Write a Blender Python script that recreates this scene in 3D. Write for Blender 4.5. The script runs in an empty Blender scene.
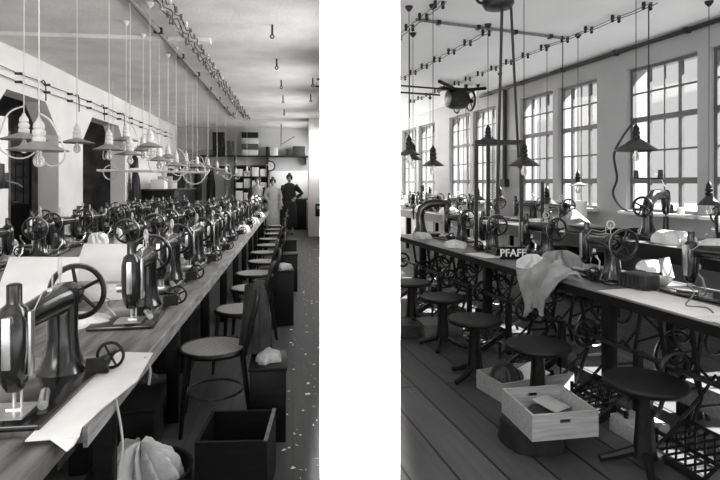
import bpy, bmesh, math, random
from mathutils import Vector, Matrix
random.seed(11)
PI = math.pi
SC = bpy.context.scene
COL = SC.collection
F, CX, HY, H = 540.0, 360.0, 183.0, 1.45          # focal length and principal point (720x480 frame), eye height
TL = math.atan(67 / 540)                           # heading of the workroom with the long table
TR = math.radians(15.5)                            # heading of the workroom with the big windows
CZ = 3.2                                           # ceiling height of both rooms

def W(t, v, u, z=0.0):
    """room coordinates (lateral v, depth u, height z) to world"""
    return Vector((v * math.cos(t) - u * math.sin(t), v * math.sin(t) + u * math.cos(t), z))
def L(v, u, z=0.0): return W(TL, v, u, z)
def R(v, u, z=0.0): return W(TR, v, u, z)
def room(t, X, Y): return (X * math.cos(t) + Y * math.sin(t), -X * math.sin(t) + Y * math.cos(t))
def at_z(px, py, z):
    Y = (z - H) * F / (HY - py)
    return Vector(((px - CX) / F * Y, Y, z))
def at_y(px, py, Y):
    return Vector(((px - CX) / F * Y, Y, H + (HY - py) / F * Y))
def at_u(t, px, py, u):
    k = (px - CX) / F
    Y = u / (math.cos(t) - k * math.sin(t))
    return room(t, k * Y, Y) + (H + (HY - py) / F * Y,)
def at_v(t, px, py, v):
    k = (px - CX) / F
    Y = v / (k * math.cos(t) + math.sin(t))
    return room(t, k * Y, Y) + (H + (HY - py) / F * Y,)

# ------------------------------------------------------------------ materials
MATS = {}
def mat(name, g, rough=.6, metal=0.0, var=.25, scale=8.0, stretch=(1, 1, 1), bump=0.0, bscale=None, warm=0.0, coat=0.0, spec=.5):
    m = bpy.data.materials.new(name); m.use_nodes = True
    nt = m.node_tree; nd = nt.nodes; ln = nt.links
    b = nd['Principled BSDF']
    tc = nd.new('ShaderNodeTexCoord'); mp = nd.new('ShaderNodeMapping'); mp.inputs['Scale'].default_value = stretch
    ln.new(tc.outputs['Object'], mp.inputs['Vector'])
    nz = nd.new('ShaderNodeTexNoise'); nz.inputs['Scale'].default_value = scale; nz.inputs['Detail'].default_value = 6
    ln.new(mp.outputs['Vector'], nz.inputs['Vector'])
    cr = nd.new('ShaderNodeValToRGB'); e = cr.color_ramp.elements
    lo, hi = g * (1 - var), min(1, g * (1 + var))
    e[0].position, e[1].position = .3, .7
    e[0].color = (lo, lo * (1 - warm * .5), lo * (1 - warm), 1); e[1].color = (hi, hi * (1 - warm * .5), hi * (1 - warm), 1)
    ln.new(nz.outputs['Fac'], cr.inputs['Fac']); ln.new(cr.outputs['Color'], b.inputs['Base Color'])
    b.inputs['Roughness'].default_value = rough; b.inputs['Metallic'].default_value = metal
    b.inputs['Specular IOR Level'].default_value = spec
    b.inputs['Coat Weight'].default_value = coat; b.inputs['Coat Roughness'].default_value = .15
    if bump:
        n2 = nd.new('ShaderNodeTexNoise'); n2.inputs['Scale'].default_value = bscale or scale * 3; n2.inputs['Detail'].default_value = 4
        ln.new(mp.outputs['Vector'], n2.inputs['Vector'])
        bp = nd.new('ShaderNodeBump'); bp.inputs['Strength'].default_value = bump; bp.inputs['Distance'].default_value = .02
        ln.new(n2.outputs['Fac'], bp.inputs['Height']); ln.new(bp.outputs['Normal'], b.inputs['Normal'])
    MATS[name] = m
    return m
WL = .05
mat('enamel', .006, .20, 0, .3, 20, coat=.5)
mat('enamel_worn', .012, .30, .2, .5, 30)
mat('iron', .018, .38, .5, .4, 25)
mat('iron_bright', .30, .35, .8, .3, 25)
mat('steel', .60, .28, .9, .15, 30)
mat('wood_black', .007, .45, 0, .4, 6, (1, 8, 8), spec=.25)
mat('wood_dark', .045, .5, 0, .4, 5, (1, 9, 9), .15)
mat('wood_mid', .15, .55, 0, .3, 4, (1.2, 14, 14), .15)
mat('wood_pale', .38, .6, 0, .22, 4, (1.2, 14, 14), .1)
mat('bench_top', .17, .33, 0, .6, 3.5, (7, 1, 1), .12, 9, warm=WL)
mat('bench_top_pale', .15, .30, 0, .45, 3.0, (6, 1, 1), .1, 9)
mat('bench_edge', .28, .6, 0, .5, 6, (6, 1, 6), .3)
mat('plaster_white', .80, .85, 0, .05, 1.3, bump=.05, bscale=6, warm=WL)
mat('plaster_old', .66, .9, 0, .10, 1.6, bump=.12, bscale=14, warm=WL)
mat('ceiling_old', .62, .9, 0, .11, 2.2, bump=.25, bscale=26, warm=WL)
mat('plaster_grey', .46, .9, 0, .10, 1.1, bump=.1, bscale=8)
mat('ceiling_grey', .80, .9, 0, .06, .8, bump=.05, bscale=8)
mat('plaster_window', .33, .9, 0, .10, 1.1, bump=.1, bscale=8)
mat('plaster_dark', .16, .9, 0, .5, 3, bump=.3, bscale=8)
mat('partition_white', .90, .85, 0, .01, 2)
mat('window_paint', .10, .55, 0, .2, 5)
mat('sill_paint', .6, .6, 0, .1, 4)
mat('porcelain', .62, .25, 0, .04, 9, warm=WL)
mat('cord_white', .55, .7, 0, .1, 30, warm=WL)
mat('cord_grey', .17, .7, 0, .2, 30)
mat('cord_black', .015, .6, 0, .2, 30)
mat('shade_dark', .035, .35, .2, .3, 9)
mat('shade_pale', .26, .4, .1, .2, 9, warm=WL)
mat('paper', .80, .8, 0, .07, 6, bump=.1, warm=.03)
mat('paper_grey', .42, .8, 0, .15, 6, bump=.1)
mat('cloth_white', .74, .9, 0, .12, 9, bump=.3)
mat('cloth_grey', .30, .9, 0, .3, 9, bump=.3)
mat('cloth_dark', .022, .9, 0, .4, 9, bump=.3)
mat('leather', .03, .4, 0, .4, 9, bump=.1)
mat('skin', .45, .55, 0, .06, 20, warm=.1)
mat('hair', .02, .5, 0, .3, 40)
mat('stump', .018, .85, 0, .5, 9, (1, 1, .3), .8, 12)
mat('ground', .16, .9, 0, .1, .2)
mat('letter_white', .85, .5, 0, .03, 20)

def ramp_mat(name, build):
    m = bpy.data.materials.new(name); m.use_nodes = True
    build(m.node_tree, m.node_tree.nodes['Principled BSDF']); MATS[name] = m
def _planks(nt, b, row=.235, lo=.065, hi=.125, mort=.008):
    nd, ln = nt.nodes, nt.links
    tc = nd.new('ShaderNodeTexCoord'); mp = nd.new('ShaderNodeMapping'); mp.inputs['Rotation'].default_value = (0, 0, PI / 2)
    ln.new(tc.outputs['Object'], mp.inputs['Vector'])
    br = nd.new('ShaderNodeTexBrick'); br.inputs['Scale'].default_value = 1
    br.inputs['Brick Width'].default_value = 3.6; br.inputs['Row Height'].default_value = row
    br.inputs['Mortar Size'].default_value = mort; br.inputs['Mortar Smooth'].default_value = .2
    br.inputs['Color1'].default_value = (lo,) * 3 + (1,); br.inputs['Color2'].default_value = (hi,) * 3 + (1,); br.inputs['Mortar'].default_value = (.008, .008, .008, 1)
    ln.new(mp.outputs['Vector'], br.inputs['Vector'])
    m2 = nd.new('ShaderNodeMapping'); m2.inputs['Scale'].default_value = (9, .8, 1); ln.new(tc.outputs['Object'], m2.inputs['Vector'])
    nz = nd.new('ShaderNodeTexNoise'); nz.inputs['Scale'].default_value = 3; nz.inputs['Detail'].default_value = 8; ln.new(m2.outputs['Vector'], nz.inputs['Vector'])
    mx = nd.new('ShaderNodeMix'); mx.data_type = 'RGBA'; mx.blend_type = 'MULTIPLY'; mx.inputs[0].default_value = .8
    cr = nd.new('ShaderNodeValToRGB'); cr.color_ramp.elements[0].color = (.35, .35, .35, 1); cr.color_ramp.elements[1].color = (1.3, 1.3, 1.3, 1)
    ln.new(nz.outputs['Fac'], cr.inputs['Fac']); ln.new(br.outputs['Color'], mx.inputs[6]); ln.new(cr.outputs['Color'], mx.inputs[7])
    ln.new(mx.outputs[2], b.inputs['Base Color']); b.inputs['Roughness'].default_value = .5
    bp = nd.new('ShaderNodeBump'); bp.inputs['Strength'].default_value = .4; bp.inputs['Distance'].default_value = .01
    ln.new(br.outputs['Fac'], bp.inputs['Height']); bp.invert = True; ln.new(bp.outputs['Normal'], b.inputs['Normal'])
ramp_mat('floor_planks', _planks)
ramp_mat('floor_dusty', lambda nt, b: _planks(nt, b, .2, .060, .074, .002))
def _cane(nt, b):
    nd, ln = nt.nodes, nt.links
    tc = nd.new('ShaderNodeTexCoord'); ck = nd.new('ShaderNodeTexChecker'); ck.inputs['Scale'].default_value = 75
    ck.inputs['Color1'].default_value = (.38, .37, .35, 1); ck.inputs['Color2'].default_value = (.13, .125, .12, 1)
    ln.new(tc.outputs['Object'], ck.inputs['Vector']); ln.new(ck.outputs['Color'], b.inputs['Base Color']); b.inputs['Roughness'].default_value = .6
ramp_mat('cane', _cane)
def _stripe(nt, b):
    nd, ln = nt.nodes, nt.links
    tc = nd.new('ShaderNodeTexCoord'); wv = nd.new('ShaderNodeTexWave'); wv.inputs['Scale'].default_value = 9; wv.inputs['Distortion'].default_value = 9; wv.inputs['Detail'].default_value = 3
    ln.new(tc.outputs['Object'], wv.inputs['Vector'])
    cr = nd.new('ShaderNodeValToRGB'); e = cr.color_ramp.elements; e[0].position, e[1].position = .38, .52
    e[0].color = (.10, .10, .10, 1); e[1].color = (.62, .61, .59, 1)
    ln.new(wv.outputs['Fac'], cr.inputs['Fac']); ln.new(cr.outputs['Color'], b.inputs['Base Color']); b.inputs['Roughness'].default_value = .9
ramp_mat('cloth_striped', _stripe)
def _glass(nt, b):
    nd, ln = nt.nodes, nt.links
    tr = nd.new('ShaderNodeBsdfTransparent'); tr.inputs['Color'].default_value = (.93, .93, .93, 1)
    gl = nd.new('ShaderNodeBsdfGlossy'); gl.inputs['Roughness'].default_value = .05
    mx = nd.new('ShaderNodeMixShader'); mx.inputs[0].default_value = .02
    ln.new(tr.outputs[0], mx.inputs[1]); ln.new(gl.outputs[0], mx.inputs[2])
    ln.new(mx.outputs[0], nt.nodes['Material Output'].inputs['Surface'])
ramp_mat('glass', _glass)
def _bulb(nt, b):
    b.inputs['Base Color'].default_value = (.9, .9, .88, 1); b.inputs['Roughness'].default_value = .05
    b.inputs['Transmission Weight'].default_value = .75; b.inputs['IOR'].default_value = 1.15
ramp_mat('bulb_glass', _bulb)

# ------------------------------------------------------------------ mesh builder
class MB:
    def __init__(s): s.v = []; s.f = []
    def add(s, vs, fs, M=None):
        n = len(s.v)
        s.v += [tuple(M @ Vector(p)) if M else tuple(p) for p in vs]
        s.f += [tuple(i + n for i in f) for f in fs]
        return s
    def bx(s, x0, x1, y0, y1, z0, z1, M=None):
        return s.add([(x0, y0, z0), (x1, y0, z0), (x1, y1, z0), (x0, y1, z0), (x0, y0, z1), (x1, y0, z1), (x1, y1, z1), (x0, y1, z1)],
                     [(3, 2, 1, 0), (4, 5, 6, 7), (0, 1, 5, 4), (1, 2, 6, 5), (2, 3, 7, 6), (3, 0, 4, 7)], M)
    def box(s, c, d, rot=(0, 0, 0)):
        from mathutils import Euler
        M = Matrix.Translation(c) @ Euler(rot).to_matrix().to_4x4()
        return s.bx(-d[0] / 2, d[0] / 2, -d[1] / 2, d[1] / 2, -d[2] / 2, d[2] / 2, M)
    def loft(s, secs, n=14, cap=True):
        """secs: (centre, half axis a, half axis b) vectors; rings joined"""
        b = len(s.v); k = 0
        for c, a, bb in secs:
            c, a, bb = Vector(c), Vector(a), Vector(bb)
            for i in range(n):
                t = 2 * PI * i / n
                s.v.append(tuple(c + a * math.cos(t) + bb * math.sin(t)))
        m = len(secs)
        for j in range(m - 1):
            for i in range(n):
                p, q = b + j * n + i, b + j * n + (i + 1) % n
                s.f.append((p, q, q + n, p + n))
        if cap:
            s.f.append(tuple(b + i for i in reversed(range(n)))); s.f.append(tuple(b + (m - 1) * n + i for i in range(n)))
        return s
    def cyl(s, p0, p1, r0, r1=None, n=12, cap=True):
        p0, p1 = Vector(p0), Vector(p1); r1 = r0 if r1 is None else r1
        d = (p1 - p0).normalized(); a = d.orthogonal().normalized(); b = d.cross(a)
        return s.loft([(p0, a * r0, b * r0), (p1, a * r1, b * r1)], n, cap)
    def tube(s, pts, r, n=6, closed=False):
        P = [Vector(p) for p in pts]; m = len(P); secs = []; a = None
        rr = r if isinstance(r, (list, tuple)) else [r] * m
        for i in range(m):
            d = (P[(i + 1) % m] - P[i - 1]) if closed else (P[min(i + 1, m - 1)] - P[max(i - 1, 0)])
            d.normalize()
            if a is None: a = d.orthogonal().normalized()
            a = (a - d * a.dot(d)).normalized(); b = d.cross(a)
            secs.append((P[i], a * rr[i], b * rr[i]))
        if closed: secs.append(secs[0])
        return s.loft(secs, n, not closed)
    def lathe(s, prof, c=(0, 0, 0), axis='z', n=20, cap=True):
        c = Vector(c); A = {'z': ((1, 0, 0), (0, 1, 0), (0, 0, 1)), 'y': ((0, 0, 1), (1, 0, 0), (0, 1, 0)), 'x': ((0, 1, 0), (0, 0, 1), (1, 0, 0))}[axis]
        a, b, d = (Vector(q) for q in A)
        return s.loft([(c + d * z, a * r, b * r) for r, z in prof], n, cap)
    def tor(s, c, axis, Rr, r, n=24, m=6, a0=0, a1=2 * PI):
        c = Vector(c); d = Vector(axis).normalized(); a = d.orthogonal().normalized(); b = d.cross(a)
        full = abs(a1 - a0 - 2 * PI) < 1e-6
        k = n if full else n + 1
        pts = [c + (a * math.cos(a0 + (a1 - a0) * i / n) + b * math.sin(a0 + (a1 - a0) * i / n)) * Rr for i in range(k)]
        return s.tube(pts, r, m, full)
    def ball(s, c, r, n=12, m=8):
        r = (r, r, r) if not isinstance(r, (tuple, list)) else r
        secs = []
        for j in range(m + 1):
            t = PI * j / m; q = max(math.sin(t), .02)
            secs.append((Vector(c) + Vector((0, 0, -r[2] * math.cos(t))), Vector((r[0] * q, 0, 0)), Vector((0, r[1] * q, 0))))
        return s.loft(secs, n)
    def prism(s, poly, lo, hi, plane='xz'):
        n = len(poly); P = {'xz': lambda a, b, h: (a, h, b), 'yz': lambda a, b, h: (h, a, b), 'xy': lambda a, b, h: (a, b, h)}[plane]
        vs = [P(a, b, lo) for a, b in poly] + [P(a, b, hi) for a, b in poly]
        fs = [tuple(reversed(range(n))), tuple(range(n, 2 * n))] + [(i, (i + 1) % n, (i + 1) % n + n, i + n) for i in range(n)]
        return s.add(vs, fs)
    def wheel(s, c, axis, Rr, r, hub, spokes, sr, n=26):
        c = Vector(c); d = Vector(axis).normalized(); a = d.orthogonal().normalized(); b = d.cross(a)
        s.tor(c, axis, Rr, r, n)
        s.cyl(c - d * hub, c + d * hub, hub)
        for i in range(spokes):
            t = 2 * PI * i / spokes + .3; e = a * math.cos(t) + b * math.sin(t)
            s.cyl(c + e * hub * .6, c + e * Rr, sr, sr * .8, 6)
        return s
    def build(s, name, m, parent=None, loc=(0, 0, 0), rot=(0, 0, 0), bevel=0, ang=40):
        me = bpy.data.meshes.new(name); me.from_pydata(s.v, [], s.f)
        bm = bmesh.new(); bm.from_mesh(me)
        bmesh.ops.remove_doubles(bm, verts=bm.verts, dist=1e-6)
        bmesh.ops.recalc_face_normals(bm, faces=bm.faces)
        if bevel:
            es = [e for e in bm.edges if len(e.link_faces) == 2 and e.calc_face_angle(0) > .6]
            bmesh.ops.bevel(bm, geom=es, offset=bevel, segments=2, profile=.5, affect='EDGES', clamp_overlap=True)
        bm.to_mesh(me); bm.free()
        for p in me.polygons: p.use_smooth = True
        me.set_sharp_from_angle(angle=math.radians(ang))
        me.materials.append(MATS[m] if isinstance(m, str) else m)
        o = bpy.data.objects.new(name, me); COL.objects.link(o)
        o.location = loc; o.rotation_euler = rot; o.parent = parent
        return o

def tag(o, label=None, cat=None, group=None, kind=None):
    if label: o['label'] = label
    if cat: o['category'] = cat
    if group: o['group'] = group
    if kind: o['kind'] = kind
    return o
def thing(name, label, cat, loc=(0, 0, 0), rz=0, group=None):
    o = bpy.data.objects.new(name, None); COL.objects.link(o); o.empty_display_size = .1
    o.location = loc; o.rotation_euler = (0, 0, rz)
    return tag(o, label, cat, group)
def kids(o): return [c for c in bpy.data.objects if c.parent == o]
def dup(root, loc, rz, label, group=None, scale=None, only=None):
    r = root.copy(); COL.objects.link(r); r.location = loc; r.rotation_euler = (0, 0, rz); r['label'] = label
    if group: r['group'] = group
    if scale: r.scale = (scale,) * 3
    for ch in kids(root):
        if only and ch.name.split('.')[0] not in only: continue
        c = ch.copy(); COL.objects.link(c); c.parent = r
        for g in kids(ch):
            d = g.copy(); COL.objects.link(d); d.parent = c
    return r
def struct(mb, name, m, t=0.0, bevel=0):
    o = mb.build(name, m, None, (0, 0, 0), (0, 0, t), bevel); o['kind'] = 'structure'; return o
ORD = 'first second third fourth fifth sixth seventh eighth ninth tenth eleventh twelfth thirteenth fourteenth fifteenth sixteenth seventeenth eighteenth'.split()

# ------------------------------------------------------------------ camera, world, lights
cam = bpy.data.cameras.new('camera'); co = bpy.data.objects.new('camera', cam); COL.objects.link(co)
co.location = (0, 0, H); co.rotation_euler = (PI / 2, 0, 0)
cam.sensor_width = 36; cam.lens = 36 * F / 720; cam.shift_y = -(240 - HY) / 720; cam.clip_start = .05; cam.clip_end = 400
SC.camera = co
SC.view_settings.view_transform = 'Standard'; SC.view_settings.look = 'None'; SC.view_settings.gamma = 1
SC.view_settings.use_curve_mapping = False; SC.view_settings.exposure = 0.0
wd = bpy.data.worlds.new('sky'); SC.world = wd; wd.use_nodes = True
wn = wd.node_tree; bg = wn.nodes['Background']
bg.inputs['Color'].default_value = (.75, .75, .75, 1); bg.inputs['Strength'].default_value = 1.0
def lamp(name, kind, loc, aim, energy, size=None, spread=None):
    l = bpy.data.lights.new(name, kind); l.energy = energy
    o = bpy.data.objects.new(name, l); COL.objects.link(o); o.location = loc
    o.rotation_euler = Vector(aim).to_track_quat('-Z', 'Y').to_euler()
    if kind == 'AREA':
        l.shape = 'RECTANGLE'; l.size, l.size_y = size
        if spread: l.spread = math.radians(spread)
    return o
sun = lamp('sun', 'SUN', (8, 0, 12), R(-1, .28, -.85), 48.0); sun.data.angle = math.radians(.6)
# daylight through the unseen windows of the long-table room (in its window wall on the aisle side)
for u, e in ((2.4, 42), (6.1, 58), (8.9, 56), (11.7, 56), (14.6, 60), (16.4, 60)):
    lamp('window_daylight', 'AREA', L(.90, u, 2.35), L(-1, 0, -.22), e, (1.5, 1.1), 140)
lamp('side_room_lamp', 'POINT', L(-4.9, 9.0, 2.6), L(0, 0, -1), 24)  # added fill so the side room beyond the arcade is not black
lamp('window_daylight', 'AREA', L(-1.6, -1.2, 1.9), L(0, 1, .5), 75, (2.4, 1.2), 150)  # added up-light behind the camera to lift the ceiling, no window there
# added fill lamps: open side of the window room, and behind the camera
for Y, e in ((4.2, 8), (6.6, 4)):
    lamp('window_daylight', 'AREA', (.045 * Y, Y, 1.6), R(1, .25, .75), e, (1.6, 1.6), 150)
lamp('window_daylight', 'AREA', R(3.2, -1.0, 1.9), R(.1, 1, .3), 18, (2.4, 1.6), 150)
# added overhead narrow-beam lamp that only whitens the end of the white pier
lamp('wall_washer', 'AREA', (0, .72, 2.95), (0, 1.28, -1.45), 46, (.29, 1.55), 5)

# ------------------------------------------------------------------ setting: room with the long table
struct(MB().prism([(-4.2, -2), room(TL, 0, -1.5), room(TL, 0, 8.1), (1.0, 8.4), (1.0, 17.8), (-4.2, 17.8)], -.12, 0, 'xy'), 'floor', 'floor_dusty', TL)
cv = []
for i in range(0, 140):
    u = -1.6 + i * .14
    ph = ((u - 7.1) / 2.8) % 1.0
    cv.append((u, CZ + .018 * math.sin(PI * ph) ** .8))
pr = [(-1.6, 3.5)] + cv + [(cv[-1][0], 3.5)]
struct(MB().prism(pr, -3.6, 1.0, 'yz'), 'ceiling', 'ceiling_old', TL)
struct(MB().bx(-3.9, 1.3, 17.5, 17.8, 0, 3.5), 'wall_back', 'plaster_grey', TL)
w = MB()
w.bx(-3.9, -3.6, -1.6, 6.9, 0, 3.4); w.bx(-3.9, -3.6, 6.9, 17.5, 2.64, 3.4)
w.bx(-3.9, -3.6, 8.87, 9.84, 0, 2.64); w.bx(-3.9, -3.6, 12.2, 17.5, 0, 2.64)
for a, b, c in ((8.87, 8.43, 1), (9.84, 10.28, 1), (12.2, 11.76, 1), (6.9, 7.34, 1)):
    w.prism([(a, 2.64), (b, 2.64), (a, 2.19)], -3.9, -3.6, 'yz')
struct(w, 'wall_left', 'plaster_old', TL)
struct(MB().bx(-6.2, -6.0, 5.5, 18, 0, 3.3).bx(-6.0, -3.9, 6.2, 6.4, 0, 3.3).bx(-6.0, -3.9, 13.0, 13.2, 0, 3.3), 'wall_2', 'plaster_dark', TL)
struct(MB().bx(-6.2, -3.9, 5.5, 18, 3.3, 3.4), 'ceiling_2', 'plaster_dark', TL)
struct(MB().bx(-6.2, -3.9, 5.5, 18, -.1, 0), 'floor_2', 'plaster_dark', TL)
struct(MB().bx(-3.6, -1.0, 6.72, 6.88, CZ - .035, CZ + .1), 'trim_1', 'ceiling_old', TL)
struct(MB().bx(-3.86, -3.66, 6.6, 7.5, 0, 2.3), 'wall_3', 'plaster_white', TL)
w = MB().bx(1.0, 1.1, 6.0, 17.8, 0, .95).bx(1.0, 1.1, 6.0, 17.8, 2.95, 3.4)
for a, b in ((6.0, 6.2), (7.8, 8.2), (9.8, 10.8), (12.6, 13.6), (15.4, 17.8)): w.bx(1.0, 1.1, a, b, .95, 2.95)
struct(w, 'wall_right', 'plaster_white', TL)
struct(MB().bx(.42, .98, 14.7, 15.3, 0, 3.36), 'wall_4', 'plaster_white', TL, .01)
# glazed doors and a plank door in the dark side room
def door(name, v, u0, u1, z1, panes, m, gm):
    f = MB(); fr = .07
    f.bx(v, v + .05, u0, u0 + fr, 0, z1).bx(v, v + .05, u1 - fr, u1, 0, z1).bx(v, v + .05, u0, u1, z1 - fr, z1).bx(v + .01, v + .04, u0, u1, 0, 1.0)
    if panes:
        for k in range(1, 3): q = u0 + (u1 - u0) * k / 3; f.bx(v + .01, v + .04, q - .015, q + .015, 1, z1)
        for k in range(1, 4): q = 1 + (z1 - 1) * k / 4; f.bx(v + .01, v + .04, u0, u1, q - .015, q + .015)
        o = struct(f, name, m, TL)
        MB().bx(v + .02, v + .03, u0 + fr, u1 - fr, 1, z1 - fr).build('pane', gm, o)
    else:
        for k in range(6): q = u0 + fr + (u1 - u0 - 2 * fr) * k / 6; f.bx(v + .01, v + .035, q, q + (u1 - u0 - 2 * fr) / 6 - .008, 0, z1 - fr)
        o = struct(f, name, m, TL)
    MB().cyl((v + .05, u0 + .12, 1.05), (v + .1, u0 + .12, 1.05), .012).cyl((v + .1, u0 + .12, 1.05), (v + .1, u0 + .24, 1.05), .012).build('door_handle', 'steel', o)
    return o
mat('pane_dim', .09, .1, 0, .3, 4)
door('door_1', -5.9, 11.0, 12.0, 2.15, 1, 'wood_black', 'pane_dim')
door('door_2', -5.9, 12.0, 13.0, 2.15, 1, 'wood_black', 'pane_dim')
door('door_3', -5.9, 9.6, 10.6, 2.1, 0, 'wood_black', None)
struct(MB().bx(-4.7, -4.6, 9.0, 9.5, 0, 2.3).bx(-4.7, -4.55, 8.86, 9.0, 0, 2.4), 'door_4', 'wood_pale', TL)

# ------------------------------------------------------------------ setting: room with the windows
struct(MB().prism([room(TR, .005, -1.3), (5.5, -1.5), (5.5, 14.6), room(TR, .95, 15.3), room(TR, .005, 8)], -.12, 0, 'xy'), 'floor_right', 'floor_planks', TR)
struct(MB().prism([room(TR, .15, 2.6), room(TR, 1.5, -1), (5.5, -1.5), (5.5, 14.6), room(TR, .95, 15.3)], CZ, CZ + .2, 'xy'), 'ceiling_right', 'ceiling_grey', TR)
struct(MB().bx(4.95, 5.5, 14.5, 14.6, 0, 3.3), 'wall_back_right', 'plaster_window', TR)
WZ0, WZ1 = 1.09, 2.91
WIN = [(.9, 1.9), (2.0, 3.0), (3.55, 4.59), (4.73, 5.79), (6.33, 7.21), (7.33, 8.27), (9.08, 9.99), (10.12, 11.13), (11.92, 12.98), (13.12, 14.22)]
w = MB().bx(5.16, 5.5, -1.5, 14.6, 0, WZ0).bx(5.16, 5.5, -1.5, 14.6, WZ1, 3.35)
e = -1.5
for a, b in WIN: w.bx(5.16, 5.5, e, a, WZ0, WZ1); e = b
w.bx(5.16, 5.5, e, 14.6, WZ0, WZ1)
struct(w, 'wall_right_side', 'plaster_window', TR)
for k, (a, b) in enumerate(WIN):
    f = MB(); d0, d1 = 5.235, 5.27; s = b - a
    for q, hw in ((a + .02, .02), (b - .02, .02), (a + s * .28, .024), (a + s * .72, .024)): f.bx(d0, d1, q - hw, q + hw, WZ0, WZ1)
    f.bx(d0 + .01, d1 - .01, a + s * .5 - .01, a + s * .5 + .01, WZ0, WZ1)
    for z, hw in ((WZ0 + .02, .02), (WZ1 - .02, .02), (1.48, .035), (2.25, .032)): f.bx(d0 - .005, d1 + .005, a, b, z - hw, z + hw)
    for z in (1.85, 2.585): f.bx(d0 + .01, d1 - .01, a, b, z - .011, z + .011)
    o = struct(f, 'window_%d' % (k + 1), 'window_paint', TR)
    MB().bx(5.25, 5.255, a + .02, b - .02, WZ0 + .02, WZ1 - .02).build('pane', 'glass', o)
    MB().bx(5.06, 5.235, a - .04, b + .04, WZ0 - .035, WZ0 + .005).build('window_sill', 'sill_paint', o, bevel=.006)
struct(MB().prism([(-60, -60), (120, -60), (120, 160), (-60, 160)], -4.6, -4.5, 'xy'), 'ground', 'ground', 0)
# added white pier standing in for the blank gap between the two views
struct(MB().bx(-.148, .148, 2.0, 2.6, 0, 3.7), 'wall_middle', 'partition_white', 0)

# ------------------------------------------------------------------ sewing machine
def make_machine(label, loc, rz):
    """bed on the table at z=0, arm along y: hand wheel at +y, needle head at -y, operator at +x"""
    t = thing('sewing_machine', label, 'sewing machine', loc, rz, None)
    MB().bx(-.17, .125, -.46, .16, .002, .022).build('bed', 'enamel', t, bevel=.008)
    b = MB()
    b.loft([((0, 0, z), (rx, 0, 0), (0, ry, 0)) for z, rx, ry in ((.02, .088, .082), (.04, .074, .07), (.085, .058, .057), (.15, .05, .052), (.22, .051, .055), (.285, .052, .057), (.315, .044, .048), (.33, .02, .022))], 18)
    b.loft([((0, y, z), (rx, 0, 0), (0, 0, rz_)) for y, z, rx, rz_ in ((.085, .275, .02, .02), (.075, .275, .046, .05), (.02, .275, .052, .056), (-.1, .278, .044, .048), (-.2, .276, .038, .042), (-.29, .274, .034, .038), (-.33, .274, .02, .022))], 18)
    b.cyl((0, .05, .275), (0, .15, .275), .016)
    b.build('arm', 'enamel', t)
    h = MB().loft([((0, -.335, z), (r, 0, 0), (0, r * .92, 0)) for z, r in ((.075, .022), (.095, .034), (.14, .043), (.21, .048), (.28, .046), (.32, .036), (.332, .022), (.335, .021), (.388, .021), (.392, .015))], 18)
    h.build('head', 'enamel', t)
    MB().bx(.043, .052, -.349, -.321, .12, .31).bx(-.012, .012, -.386, -.376, .15, .30).build('face_plate', 'steel', t, bevel=.002)
    n = MB().cyl((0, -.335, .0), (0, -.335, .09), .006).cyl((.02, -.335, .03), (.02, -.335, .1), .004).bx(-.012, .03, -.36, -.31, .024, .03)
    n.build('needle_bar', 'steel', t)
    MB().cyl((-.04, -.335, .17), (-.065, -.335, .17), .02).build('tension_disc', 'steel', t)
    MB().bx(-.06, .06, -.42, -.30, .022, .026).build('slide_plate', 'steel', t)
    hw = MB(); hw.wheel((0, .135, .275), (0, 1, 0), .098, .0105, .02, 5, .008)
    hw = hw.build('hand_wheel', 'enamel_worn', t)
    MB().tor((0, .135, .275), (0, 1, 0), .104, .0055, 30, 6).build('rim', 'iron_bright', hw)
    MB().cyl((0, -.02, .32), (0, -.02, .40), .003, n=6).cyl((0, -.08, .315), (0, -.08, .375), .003, n=6).bx(-.008, .008, -.1, 0, .325, .331).build('thread_pin', 'steel', t)
    MB().tor((.0, -.02, .395), (1, .5, 0), .028, .006, 16).tube([(0, -.02, .37), (.02, -.1, .34), (.03, -.22, .345), (.03, -.33, .26)], .002, 5).build('thread_loop', 'cord_white', t)
    ww = MB().wheel((.155, .03, .058), (0, 1, 0), .046, .006, .012, 4, .005, 18).cyl((.155, -.03, .058), (.155, .08, .058), .007).bx(.09, .165, -.03, -.015, .012, .065)
    ww.cyl((.155, -.07, .058), (.155, -.03, .058), .022)
    ww.build('bobbin_winder', 'iron', t)
    MB().tube([(-.08, -.3, .03), (-.11, -.34, .09), (-.1, -.37, .12)], .006).ball((-.1, -.37, .122), .012, 8, 6).build('lever', 'steel', t)
    MB().cyl((.05, -.25, .036), (.09, -.36, .036), .014).build('feed_roller', 'steel', t)
    return t

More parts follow.
